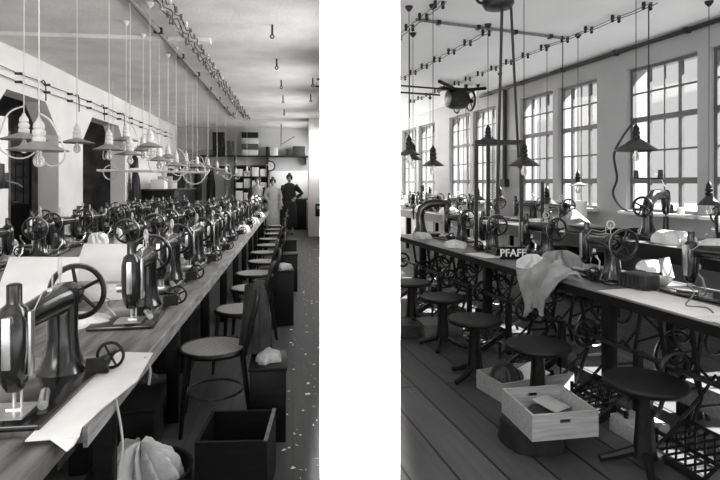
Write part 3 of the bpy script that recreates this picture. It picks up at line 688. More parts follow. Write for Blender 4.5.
for k, (m, q) in enumerate((('paper_grey', 'lowest grey'), ('wood_dark', 'second, dark'), ('paper_grey', 'third, grey'), ('wood_black', 'topmost black'))):
    v0, v1 = bw(242, 150, .2)[0], bw(258, 150, .2)[0]
    chest('box', q + ' box in the stack of four on the shelf', 'box', L((v0 + v1) / 2, ub - .2, z_s + .001 + k * .182), TL, (v1 - v0, .28, .18), m, 'boxes on the high shelf')
on_shelf('thin dark upright case on the shelf past the box stack', 266, 268.5, .28, 'wood_black')
on_shelf('small grey upright box near the middle of the shelf', 270, 278, .26, 'paper_grey')
on_shelf('low black bundle box toward the column end of the shelf', 286, 292, .2, 'cloth_dark')
on_shelf('larger black box at the column end of the shelf', 293, 305, .3, 'cloth_dark')
rk = thing('cupboard', 'open dark cupboard full of white bundles under the shelf', 'cupboard', L(-1.48, ub, 0), TL)
kx = (bw(236, 180)[0] + 1.48, bw(268, 180)[0] + 1.48)
k_ = MB().bx(kx[0], kx[1], -.06, -.005, 0, 2.0)
for x in (kx[0], (kx[0] + kx[1]) / 2, kx[1]): k_.bx(x - .02, x + .02, -.42, -.005, 0, 2.0)
for z in (.1, .5, .9, 1.28, 1.64, 1.985): k_.bx(kx[0], kx[1], -.42, -.005, z - .015, z + .015)
k_.build('carcass', 'wood_black', rk)
i = 0
for z, zn in ((1.296, 'middle'), (1.656, 'top'), (.916, 'lower')):
    for k in range(4):
        v = -1.48 + kx[0] + (kx[1] - kx[0]) * (.13 + .247 * k)
        hh = .17 + .06 * ((k * 7 + i) % 3); i += 1
        slab('paper_bundle', 'white bundle on the %s shelf of the dark cupboard, %s along' % (zn, ORD[k]), 'bundle', L(v, ub - .25, z), (.2, .26, hh), TL, (0, 0), 'paper', 'white bundles in the cupboard')
ck = thing('wall_clock', 'round white wall clock above the women', 'clock', L(bw(270, 166, .1)[0], ub - .1, bw(270, 166, .1)[1]), TL)
MB().lathe([(.16, .09), (.17, .0), (.15, -.03), (.135, -.03), (.13, -.02)], axis='y', n=28).build('case', 'iron', ck); MB().lathe([(.132, -.021), (.0005, -.0215)], axis='y', n=28).build('dial', 'porcelain', ck)
MB().bx(-.005, .005, -.026, -.023, 0, .1).bx(0, .07, -.026, -.023, -.005, .005).build('hands', 'iron', ck)
wv0, wz0 = bw(270, 203); wv1, wz1 = bw(309, 171)
slab('wall_poster', 'large bright white sheet pinned on the back wall behind the women', 'poster', L((wv0 + wv1) / 2, ub - .015, wz0), (wv1 - wv0, .01, wz1 - wz0), TL, (0, 0), 'letter_white')
sh2 = thing('bench_counter', 'dark counter beneath the white sheet beside the column', 'counter', L(.1, ub, 0), TL)
MB().bx(-.5, .32, -.6, -.03, 0, .92).build('body', 'wood_black', sh2, bevel=.006); MB().bx(-.54, .36, -.64, -.03, .92, .96).build('top', 'wood_dark', sh2)
for i, (x, m, hh, nm) in enumerate(((-.35, 'iron', .15, 'small black jar'), (-.05, 'iron', .2, 'black bottle'), (.2, 'porcelain', .18, 'white mug'))):
    tag(MB().lathe([(.05, 0), (.06, .02), (.06, hh * .7), (.03, hh), (.0005, hh)], n=14).build('jar', m, None, L(.1 + x, ub - .3, .961)), nm + ' on the dark counter at the back', 'jar', 'jars on the counter')
PX = (181, 189, 198, 211, 228)
for i, (px, m) in enumerate(zip(PX, ('cloth_dark', 'cloth_grey', 'cloth_dark', 'cloth_dark', 'cloth_grey'))):
    v, z = bw(px, 172, .15); hang('garment', '%s garment on the back wall pegs, %s from the arcade side' % ('dark' if m == 'cloth_dark' else 'grey', ORD[i]), 'garment', TL, v, ub - .14, 1.92, .22 + .04 * (i % 2), 1.0 + .1 * (i % 2), m, 10 + i, 'garments on the back wall', (0, -1))
for i, u in enumerate((15.7, 16.3, 16.9)):
    hang('garment', 'dark garment hanging on the arcade wall near the far corner, %s from near' % ORD[i], 'garment', TL, -3.43, u, 1.85, .34, 1.0 + .1 * (i % 2), 'cloth_dark', 20 + i, 'garments on the arcade wall')
pr_ = thing('peg_rail', 'dark peg rail on the back wall holding the garments', 'rail', L(-3.0, ub, 1.95), TL)
MB().bx(-.55, 1.02, -.03, -.004, -.04, .04).build('board', 'wood_black', pr_)
for px in PX: x = bw(px, 172, .15)[0] + 3.0; MB().cyl((x, -.02, 0), (x, -.13, .03), .01, n=6).build('peg', 'wood_black', pr_)
v, z = bw(200, 150, .05); slab('wall_board', 'grey board leaning flat high on the back wall', 'board', L(v, ub - .04, 1.98), (.9, .02, .52), TL, (0, 0), 'cloth_grey')
fx = thing('fire_box', 'small dark box fixed low on the white column', 'box', L(.72, 14.68, .55), TL)
MB().bx(-.12, .12, -.12, 0, 0, .34).build('body', 'wood_black', fx, bevel=.004); MB().bx(-.08, .08, -.126, -.12, .2, .28).build('lid_plate', 'paper_grey', fx)
ps = thing('ceiling_bracket', 'thin dark rod and stay hanging before the back wall', 'rod', L(-.35, 16.2, 2.72), TL)
MB().cyl((0, 0, -.2), (0, 0, .52), .015, n=6).build('rod', 'iron', ps); MB().cyl((.02, 0, -.12), (.4, 0, .12), .012, n=6).build('stay', 'iron', ps)
# scraps on the aisle floor
rnd = random.Random(5); lt = MB()
for i in range(260):
    u = 2.4 + 10 * rnd.random() ** 1.4; v = rnd.uniform(-.05, min(.75, .1 * u)); s = rnd.uniform(.004, .014); a = rnd.uniform(0, 3.1)
    lt.add([(v + s * math.cos(a) * 1.6, u + s * math.sin(a) * 1.6, .004), (v - s * math.sin(a) * .6, u + s * math.cos(a) * .6, .012 * rnd.random() + .004), (v - s * math.cos(a) * 1.4, u - s * math.sin(a) * 1.5, .004), (v + s * math.sin(a) * .7, u - s * math.cos(a) * .5, .003)], [(0, 1, 2, 3)])
tag(lt.build('floor_litter', 'paper', None, (0, 0, 0), (0, 0, TL)), 'pale paper scraps and lint scattered over the dark aisle floor', 'scraps', None, 'stuff')

# =================================================================== ROOM WITH THE WINDOWS
table('sewing_bench', 'long pale-topped sewing bench with stools and treadle stands before it', 2.37, 3.15, 1.1, 6.85, .76, .045, 'bench_top_pale', [1.35, 2.95, 4.55, 6.15], -1, 'wood_black', TR, 'bench', 0)
table('window_bench', 'higher work bench running along under the windows', 4.10, 5.02, 3.0, 13.6, .86, .05, 'bench_top_pale', [3.3 + 1.6 * i for i in range(7)], -1, 'wood_black', TR, 'bench', .12)
GS = 'cast-iron treadle stands under the bench'
st0 = None
for i in range(7):
    lab = 'cast-iron treadle stand with lattice foot plate under the pale bench, %s from near' % ORD[i]
    loc, rz = R(2.70, 2.12 + .70 * i), TR + PI
    if i == 0: st0 = make_stand(lab, loc, rz); st0['group'] = GS
    else: dup(st0, loc, rz, lab, GS)
s0 = None
for i, (v, u, lab) in enumerate(((2.13, 2.26, 'round black stool on a claw-footed pedestal, standing beside the lattice foot plate nearest the camera'), (1.97, 2.95, 'round black stool standing behind the open crate on the dark stump'),
        (1.89, 3.63, 'round black stool with bright cast foot before the rear of the long crate'), (1.985, 4.41, 'round black stool standing next to the small closed pale crate'), (1.97, 5.15, 'farthest round black stool along the pale bench'))):
    if i == 0: s0 = make_stool(lab, R(v, u), TR + .2)
    else: dup(s0, R(v, u), TR + .2 + .5 * i, lab)

GB, GW = 'sewing machines on the pale bench', 'sewing machines on the window bench'
bm_ = []
for i, (v, u, r, lab) in enumerate(((2.9, 2.34, .1, 'black sewing machine at the near end of the pale bench beside thread and pale sheets'), (2.72, 3.18, -.15, 'black sewing machine with bright-rimmed hand wheel beside the leaning grey board'),
        (2.97, 4.3, .02, 'black sewing machine half hidden behind the draped grey cloth'), (2.74, 4.88, -.2, 'black sewing machine carrying the white lettered plate'), (2.85, 5.8, .1, 'black sewing machine just past the lettered one on the pale bench'))):
    bm_.append(dup(M0, R(v, u, .76), TR + PI + r, lab, GB))
for i, u in enumerate((6.35, 7.15, 8.0, 8.9, 9.7, 10.5, 11.4, 12.2, 13.0)):
    dup(M0, R(4.62 + .08 * math.sin(i * 2), u, .86), TR + PI + .3 * math.sin(i * 1.7), 'black sewing machine on the window bench, %s beyond the grey cloth cone' % ORD[i], GW)
dup(M0, R(4.68, 4.02, .86), TR - .9, 'black sewing machine on the window bench under the small lamp by the frame edge', GW)
pm0 = make_post_machine('tall black post machine with spool stand on the window bench before the large window', R(4.52, 4.66, .86), TR + 1.9); pm0.scale = (1.15, 1.15, 1.15)
dup(pm0, R(2.75, 6.5, .76), TR + 1.2, 'tall black post machine with raised arm at the far end of the pale bench', None, 1.05)
# lettered plate on the end of one machine's belt guard
bgd = MB().bx(-.1, .1, .16, .40, .0, .09).build('belt_guard', 'enamel', bm_[3], bevel=.008)
pl = MB().bx(-.115, .115, -.006, .006, 0, .115).build('name_plate', 'enamel', bm_[3], (0, .57, .001), (0, 0, PI))
def lettering(text, size, m, parent, loc, rot):
    c = bpy.data.curves.new('lettering', 'FONT'); c.body = text; c.size = size; c.extrude = .0015; c.offset = .0018; c.align_x = 'CENTER'; c.align_y = 'CENTER'; c.space_character = 1.02
    tmp = bpy.data.objects.new('lettering_source', c); COL.objects.link(tmp)
    bpy.context.view_layer.update()
    me = bpy.data.meshes.new_from_object(tmp.evaluated_get(bpy.context.evaluated_depsgraph_get()))
    bpy.data.objects.remove(tmp); me.materials.clear(); me.materials.append(MATS[m])
    o = bpy.data.objects.new('lettering', me); COL.objects.link(o); o.parent = parent; o.location = loc; o.rotation_euler = rot
    return o
lo = lettering('PFAFF', .092, 'letter_white', pl, (0, -.008, .058), (PI / 2, 0, 0))
tag(lo, 'white painted letters')

# crates, stump and small things on the plank floor
S = Vector((.965, 3.03, 0))
stp = MB().lathe([(.175, 0), (.18, .01), (.172, .06), (.168, .122), (.16, .128), (.0005, .128)], n=30)
stp.v = [(x * (1 + .04 * math.sin(5 * math.atan2(y, x)) + .02 * math.sin(13 * math.atan2(y, x))), y * (1 + .04 * math.sin(5 * math.atan2(y, x)) + .02 * math.sin(13 * math.atan2(y, x))), z) for x, y, z in stp.v]
tag(stp.build('tree_stump', 'stump', None, S), 'round dark chopping stump under the open wooden crate', 'stump')
crate('crate', 'open wooden crate with a pale card inside, resting on the dark stump', (1.03, 2.965, .130), math.radians(9.5), (.37, .37, .135))
slab('paper_card', 'pale square card lying in the open crate on the stump', 'card', at_z(551, 404, .205), (.17, .15, .008), .75, (.2, .1), 'paper_grey')
heap('leather_piece', 'dark leather pieces filling the open crate on the stump', 'leather', (1.06, 3.0, .146), (.26, .25, .05), 'leather', .2, 81)
ca = crate('crate', 'long wooden crate on the planks behind the stump crate', (1.16, 3.80, .0), math.radians(21), (.60, .30, .125))
heap('leather_piece', 'black leather roll lying in the long wooden crate', 'leather', (1.02, 3.75, .016), (.24, .2, .17), 'leather', .4, 82)
slab('paper_sheet', 'white sheet lying over the long wooden crate contents', 'paper', (1.2, 3.82, .10), (.2, .2, .01), .4, (.1, -.3), 'paper')
cc = chest('crate', 'small closed pale crate on the planks under the fourth stool', 'crate', (.76, 5.2, 0), TR - .1, (.36, .30, .125), 'wood_mid')
chest('crate', 'dark low box beside the small pale crate on the planks', 'crate', (.41, 5.14, 0), TR - .05, (.22, .26, .13), 'wood_dark')
fw = thing('crate', 'low pale box on the planks under the near end of the bench', 'crate', R(2.42, 2.55), TR)
MB().bx(-.16, .05, -.11, .12, 0, .10).build('body', 'wood_pale', fw, bevel=.004)

# drive shaft, floor rail under the bench
ls = thing('line_shaft', 'long iron drive shaft with pulleys running under the pale bench', 'drive shaft', R(2.44, 1.1, .44), TR)
MB().cyl((0, 0, 0), (0, 5.6, 0), .014).build('shaft', 'iron', ls)
for k in range(7):
    MB().wheel((0, 1.28 + .72 * k, 0), (0, 1, 0), .085, .014, .03, 4, .008).build('pulley', 'iron', ls)
    MB().bx(-.02, .02, .8 + .72 * k, .84 + .72 * k, -.44, .02).build('hanger', 'iron', ls)
fr = thing('floor_rail', 'thick wooden rail on low blocks under the pale bench', 'rail', R(2.86, 1.2), TR)
MB().bx(-.03, .03, 0, 5.6, .08, .21).build('beam', 'wood_mid', fr, bevel=.004)
for k in range(5): MB().bx(-.05, .05, .1 + 1.33 * k, .2 + 1.33 * k, 0, .08).build('block', 'wood_black', fr)

# things on the pale bench
heap('cloth_pile', 'heap of grey folded cloth on the pale bench behind the draped cloth', 'cloth', R(2.80, 3.86, .762), (.34, .30, .13), 'cloth_grey', TR, 91, 'cloth on the pale bench', 6, .4)
heap('cloth_pile', 'white folded cloth beside the mixed heap on the pale bench', 'cloth', R(2.52, 3.86, .762), (.22, .22, .11), 'cloth_white', TR + .3, 93, 'cloth on the pale bench', 7, .45)
dr = MB(); n = 24; rws = []                                            # cloth draped over the bench edge, closed sheet 12 mm thick
prof = [(2.53, .80), (2.52, .83), (2.50, .845), (2.46, .84), (2.42, .82), (2.37, .79), (2.335, .76), (2.325, .70), (2.32, .63), (2.325, .56), (2.32, .50)]
for off in (0, 1):
    for j, (v, z) in enumerate(prof):
        for i in range(n):
            q = i / (n - 1); fall = max(0, j - 6) / 4
            du = .46 * (q - .5) * (1 - .55 * fall + .12 * math.sin(j * 1.3))
            ripple = .025 * math.sin(q * 17 + j * .6) + .015 * math.sin(q * 31 + 1)
            edge = max(0, abs(q - .5) * 2 - .6) / .4
            zz = z + ripple * (1 - fall) - (.07 * edge * (1 - fall) if j < 6 else 0) + .05 * fall * math.sin(q * 5)
            vv = v - .03 - fall * abs(ripple)
            if j < 6: zz = max(zz, .774)
            dr.v.append((vv - (.012 if off and j >= 5 else 0), 3.47 + du, zz + (.012 if off and j < 6 else 0)))
K = len(prof)
for off in (0, 1):
    for j in range(K - 1):
        for i in range(n - 1):
            a = off * K * n + j * n + i; q = (a, a + 1, a + n + 1, a + n); dr.f.append(q if off else tuple(reversed(q)))
B = K * n
for i in range(n - 1): dr.f += [(i, i + 1, B + i + 1, B + i), (B + (K - 1) * n + i, B + (K - 1) * n + i + 1, (K - 1) * n + i + 1, (K - 1) * n + i)]
for j in range(K - 1): dr.f += [(B + j * n, B + (j + 1) * n, (j + 1) * n, j * n), (j * n + n - 1, (j + 1) * n + n - 1, B + (j + 1) * n + n - 1, B + j * n + n - 1)]
tag(dr.build('draped_cloth', 'cloth_grey', None, (0, 0, 0), (0, 0, TR), ang=80), 'grey cloth draped over the edge of the pale bench', 'cloth')
slab('paper_sheet', 'bright white sheet on the bench edge below the lettered plate', 'paper', R(2.5, 4.62, .762), (.2, .34, .006), TR + .1, (0, 0), 'paper')
heap('cloth_pile', 'white cloth lying between the nearest machines on the pale bench', 'cloth', at_z(655, 270, .762), (.26, .22, .08), 'cloth_white', TR + .3, 92, 'cloth on the pale bench')
slab('leaning_board', 'grey board leaning upright on the pale bench beside white cloth', 'board', at_z(669, 279, .768), (.15, .012, .15), TR + .35, (-.25, 0), 'cloth_grey')
lf = thing('fringed_pad', 'black ribbed machine pad on the bench front edge', 'pad', at_z(640, 288, .762), TR + .1)
MB().bx(-.07, .07, -.1, .1, 0, .1).build('body', 'leather', lf, bevel=.02)
rb = MB()
for k in range(6): rb.bx(-.078, -.07, -.09 + .035 * k, -.072 + .035 * k, .008, .092)
rb.build('ribs', 'cloth_dark', lf)
slab('paper_sheet', 'large bright sheet spread under the ribbed pad and bowl on the bench', 'paper', R(2.56, 2.52, .7605), (.34, .82, .0012), TR, (0, 0), 'paper')  # sheet added so the bench top looks brightly lit here
bw_ = thing('thread_bowl', 'pale shallow bowl on the bench beside the ribbed pad', 'bowl', at_z(660, 285, .762), 0); bw_.scale = (.62, .62, .62)
MB().lathe([(.05, 0), (.07, .005), (.115, .05), (.125, .09), (.118, .09), (.105, .05), (.06, .014), (.0005, .012)], n=28).build('body', 'porcelain', bw_)
tag(MB().tube(smooth([R(2.56, 2.25, .765), R(2.62, 2.35, .768), R(2.56, 2.42, .768), R(2.66, 2.46, .82), R(2.62, 2.47, .87)]), .0045, 5).build('thread_tail', 'cord_grey'), 'loose thread curling on the pale bench by the nearest machine', 'thread')
slab('paper_sheet', 'pale smooth sheets lying at the near end of the pale bench', 'paper', R(2.58, 1.9, .762), (.36, .6, .008), TR, (0, 0), 'paper')
for i, u in enumerate((5.35, 6.3)): heap('cloth_pile', 'white cloth at the far part of the pale bench, %s' % ('nearer one' if i == 0 else 'farther one'), 'cloth', R(2.55, u, .762), (.2, .36, .07), 'cloth_white', TR, 95 + i, 'cloth on the pale bench')
# things on the window bench
cn = MB().lathe([(.26, 0), (.265, .01), (.23, .045), (.14, .14), (.05, .22), (.015, .25), (.0005, .252)], n=34)
cn.v = [(x * (1 + .05 * math.sin(8 * math.atan2(y, x))), y * (1 + .05 * math.sin(8 * math.atan2(y, x))), z) for x, y, z in cn.v]
tag(cn.build('cloth_cone', 'cloth_grey', None, R(4.45, 5.88, .861)), 'grey cone-shaped heap of cloth on the window bench', 'cloth')
for i, (v, u, d, lab) in enumerate(((4.42, 6.62, (.2, .36, .09), 'small white cloth roll on the window bench past the grey cone'), (4.38, 4.3, (.34, .42, .12), 'crumpled white cloth on the window bench below the tall post machine'), (4.3, 3.72, (.3, .26, .1), 'white cloth on the window bench beside the near sewing machine'), (4.4, 8.4, (.3, .4, .1), 'white cloth on the window bench past the wire mesh'), (4.45, 9.6, (.3, .5, .12), 'white cloth far along the window bench'), (4.5, 11.0, (.3, .5, .12), 'farthest white cloth on the window bench'))):
    heap('cloth_pile', lab, 'cloth', R(v, u, .862), d, 'cloth_white', TR, 100 + i, 'white cloth on the window bench')
chest('wooden_case', 'low dark wooden case with pale lid edge on the window bench below the pier', 'case', R(4.36, 5.28, .861), TR, (.46, .62, .09), 'wood_black')
slab('paper_bag', 'white paper bag hanging from the window sill by the grey cone', 'bag', R(5.02, 6.48, .98), (.03, .22, .22), TR, (0, 0), 'paper')
for i, (u, hh, m) in enumerate(((5.08, .11, 'iron'), (4.93, .08, 'porcelain'))):
    tag(MB().lathe([(.035, 0), (.04, .01), (.038, hh * .8), (.02, hh), (.0005, hh)], n=14).build('jar', m, None, R(5.14, u, WZ0 + .006)), ('dark jar', 'pale cup')[i] + ' standing on the sill of the large window', 'jar', 'jars on the window sill')
dw = thing('drawer_unit', 'dark drawer unit under the window bench below the grey cone', 'drawers', R(4.46, 6.1), TR)
MB().bx(-.2, .4, -.55, .5, .05, .57).build('body', 'wood_black', dw, bevel=.004)
for k in range(3):
    d_ = MB().bx(-.225, -.2, -.5, .45, .08 + k * .165, .225 + k * .165).build('drawer', 'wood_dark', dw, bevel=.004)
    MB().cyl((-.225, 0, .15 + k * .165), (-.25, 0, .15 + k * .165), .016).build('knob', 'iron_bright', d_)

# belt frame with wire mesh, drive belts and ceiling machinery
bf = thing('belt_frame', 'black iron belt frame with wire mesh standing on the pale bench', 'frame', R(2.65, 4.84, .76), 0)
fp = lambda px, py: at_y(px, py, 5.62) - bf.location
for px, top in ((476, 141), (488, 141), (521, 141)):
    a = fp(px, 200); MB().bx(a.x - .018, a.x + .018, a.y - .018, a.y + .018, 0, fp(px, top).z).build('post', 'iron', bf)
a, b = fp(475, 141), fp(525, 141); MB().bx(a.x, b.x, a.y - .02, a.y + .02, a.z - .04, a.z + .01).build('crossbar', 'iron', bf)
ms = MB(); x0, x1, z0_, z1_ = fp(490, 0).x, fp(520, 0).x, fp(0, 216).z, fp(0, 150).z; yy = a.y
m_ = .03
for s in (-1, 1):
    k = -40
    for k in range(-40, 60):
        c = x0 + k * m_
        p0x, p0z, p1x, p1z = (c, z0_, c + (z1_ - z0_), z1_) if s > 0 else (c + (z1_ - z0_), z0_, c, z1_)
        lo_t, hi_t = 0, 1; dx = p1x - p0x
        ta, tb = sorted(((x0 - p0x) / dx, (x1 - p0x) / dx)); lo_t, hi_t = max(0, ta), min(1, tb)
        if hi_t - lo_t > .03:
            q = lambda tt: (p0x + dx * tt, yy + .004 * s, z0_ + (z1_ - z0_) * tt)
            ms.cyl(q(lo_t), q(hi_t), .0022, n=4, cap=False)
ms.build('wire_mesh', 'iron', bf)
dp = thing('standing_pole', 'slim black pole rising behind the pale bench before the windows', 'pole', R(3.36, 4.95), 0)
MB().cyl((0, 0, 0), (0, 0, 1.46), .018).build('tube', 'iron', dp); MB().lathe([(.09, 0), (.09, .02), (.03, .05), (.02, .09)], n=16).build('foot_plate', 'iron', dp)
pul = at_y(498, 2, 4.87)
pu = thing('ceiling_pulley', 'heavy black pulley hanging from the ceiling above the bench', 'pulley', pul, TR)
MB().lathe([(.06, -.07), (.12, -.055), (.142, -.02), (.142, .0), (.115, .01), (.142, .02), (.142, .05), (.08, .07)], n=30).build('drum', 'iron', pu)
MB().cyl((0, 0, .05), (0, 0, CZ - pul.z), .03).bx(-.07, .07, -.05, .05, CZ - pul.z - .03, CZ - pul.z).build('hanger', 'iron', pu); MB().tor((-.17, 0, .02), (0, 1, 0), .045, .014, 14).build('hook', 'iron', pu)
b0, b1 = at_y(497, 214, 5.12), at_y(519, 168, 5.3)
bl = thing('drive_belt', 'dark belt running from the ceiling pulley down to the lettered machine', 'belt', at_y(502, 8, 4.85)); MB().cyl((0, 0, 0), b0 - bl.location, .013, n=6).build('strap', 'cord_black', bl)
bl2 = thing('drive_belt', 'dark belt running from the ceiling pulley down to the mesh frame', 'belt', at_y(511, 7, 4.9)); MB().cyl((0, 0, 0), b1 - bl2.location, .012, n=6).build('strap', 'cord_black', bl2)
mo = thing('ceiling_motor', 'black electric motor slung from the ceiling before the far windows', 'motor', R(4.2, 8.75, 2.93), TR)
MB().lathe([(.07, -.2), (.15, -.17), (.175, -.1), (.175, .1), (.15, .17), (.07, .2)], axis='x', n=26).build('housing', 'iron', mo)
MB().bx(-.34, -.28, -.1, .1, .13, .2).bx(-.30, .30, -.06, .06, .15, .2).bx(.24, .3, -.1, .1, .13, .2).bx(-.2, -.16, -.03, .03, .2, CZ - 2.93).bx(.16, .2, -.03, .03, .2, CZ - 2.93).build('bracket', 'iron', mo)
MB().wheel((.27, 0, -.02), (1, 0, 0), .17, .02, .04, 4, .012).build('pulley_wheel', 'iron', mo)
MB().tor((0, 0, -.19), (0, 1, 0), .05, .012, 14).build('lifting_eye', 'iron', mo)
MB().cyl((-.1, -.1, .17), (-.55, -.5, .2), .03).cyl((.2, -.05, .17), (.62, .1, .24), .03).build('control_rod', 'iron', mo)
for dy in (-.05, .12): MB().cyl((.06 + dy, 0, -.15), (.06 + dy, -.1, -1.5), .007, n=5).build('pull_chain', 'cord_black', mo)
sf = thing('drive_rod', 'pair of black rods running across the ceiling to the motor', 'rod', R(4.0, 8.7, 3.06), TR)
for k, y in enumerate((-.06, .1)): MB().cyl((-2.35, y - .1, .06 - .09 * k), (-.1, y, .02 - .08 * k), .016).build('rod', 'iron', sf)
MB().cyl((-1.3, .02, 0), (-1.3, .02, .14), .012).cyl((-2.2, .02, 0), (-2.2, .02, .14), .012).build('hanger', 'iron', sf)
cp = thing('corner_pipe', 'black pipe running along the top of the window wall', 'pipe', R(5.11, 1.0, CZ - .05), TR); MB().cyl((0, 0, 0), (0, 8.6, 0), .026).build('tube', 'iron', cp)
for k in range(8): MB().bx(-.03, .045, .5 + k * 1.1, .54 + k * 1.1, -.03, .03).build('clamp', 'iron', cp)
vp = thing('wall_pipe', 'black vertical pipe on the wall pier behind the belts', 'pipe', R(5.11, 8.68, 1.5), TR); MB().cyl((0, 0, 0), (0, 0, 1.62), .04).build('tube', 'iron', vp); MB().bx(-.05, .05, -.08, .08, -.12, .02).build('valve_box', 'iron', vp)
def run(name, label, v, u0, u1, step, drops=(), end=False):
    o = thing(name, label, 'wiring', R(v, u0, CZ - .035), TR)
    for s in (-.03, .03):
        MB().tube([(s, k * (u1 - u0) / 24, -.01 * (k % 2)) for k in range(25)], .005, 5).build('wire', 'cord_grey', o)
    k = 0; y = .1
    while y < u1 - u0:
        for s in (-.04, .04): MB().lathe([(.016, .035), (.02, 0), (.012, -.012), (.02, -.028), (.008, -.04)], (s, y, 0), n=8).build('insulator', 'iron', o)
        y += step
    for d, zl in drops: MB().cyl((0, d - u0, 0), (0, d - u0, -zl), .006, n=5).build('drop_wire', 'cord_black', o)
    return o
run('ceiling_wiring', 'line of wires on dark knobs above the window bench', 4.08, 4.2, 10.8, .42, ((5.6, .9), (4.28, 1.7)))
run('ceiling_wiring', 'line of wires on dark knobs over the back of the pale bench', 3.03, 5.45, 8.4, .46)
run('ceiling_wiring', 'line of wires on dark knobs nearest the dividing wall', 2.12, 4.7, 6.4, .4, ((5.6, 1.0),))
cx = thing('ceiling_pipe', 'thin grey pipe crossing the ceiling from wire line to wire line', 'pipe', R(2.1, 5.35, CZ - .02), TR)
MB().cyl((0, 0, 0), (1.98, .22, 0), .016).build('tube', 'cord_grey', cx)
for k in range(4): MB().bx(.25 + k * .5, .29 + k * .5, .0 + .055 * k, .06 + .055 * k, -.025, .02).build('clamp', 'iron', cx)

GP2 = 'dark conical pendant lamps in the window room'
def rlamp(label, px, py, Y, w, m='shade_dark', cord='cord_black', loop=0, rz=0, steep=.62, grp=GP2):
    p = at_y(px, py, Y); return make_lamp(label, p, rz, w, m, cord, loop, CZ - p.z, grp, steep=steep)
lp = rlamp('large dark conical pendant lamp with a long slack cable before the biggest window', 636, 151, 4.9, .37)
q = [at_y(x, y, Y) - lp.location for x, y, Y in ((632, 124, 4.9), (622, 138, 4.95), (614, 155, 5.0), (617, 178, 5.1), (613, 193, 5.2), (620, 206, 5.35), (630, 211, 5.5), (645, 207, 5.6))]
MB().tube(smooth(q), .011, 6).build('slack_cable', 'cord_black', lp)
rlamp('dark pendant lamp hanging right before the wire mesh', 524, 166, 5.0, .29)
rlamp('dark wide pendant lamp over the lettered machine under the crossbar', 488, 145, 5.95, .37, steep=.5)
rlamp('dark pendant lamp hanging before the middle of the far bay window', 433, 166, 5.3, .225)
rlamp('dark pendant lamp nearest the dividing wall, before the farthest window', 409, 155, 5.35, .22)
rlamp('dark pendant lamp partly behind the one near the dividing wall', 413, 160, 6.3, .22)
rlamp('small pale pendant lamp before the window past the plain pier', 578, 186, 6.35, .21, 'shade_pale', 'cord_black', 0, 0, .5)
rlamp('small grey pendant lamp over the window bench before the nearest window', 709, 205, 5.2, .205, 'shade_dark', 'cord_black', 0, 0, .95)
rlamp('small dark pendant lamp low before the window behind the slim pole', 547, 204, 6.85, .25, steep=.8)
rlamp('small dark pendant lamp low behind the mesh frame', 500, 201, 8.6, .24, steep=.8)
rlamp('small dark pendant lamp low before the second far window', 478, 200, 9.6, .28, steep=.6)
rlamp('small dark pendant lamp low before the farthest windows', 430, 196, 11.0, .22, steep=.6)

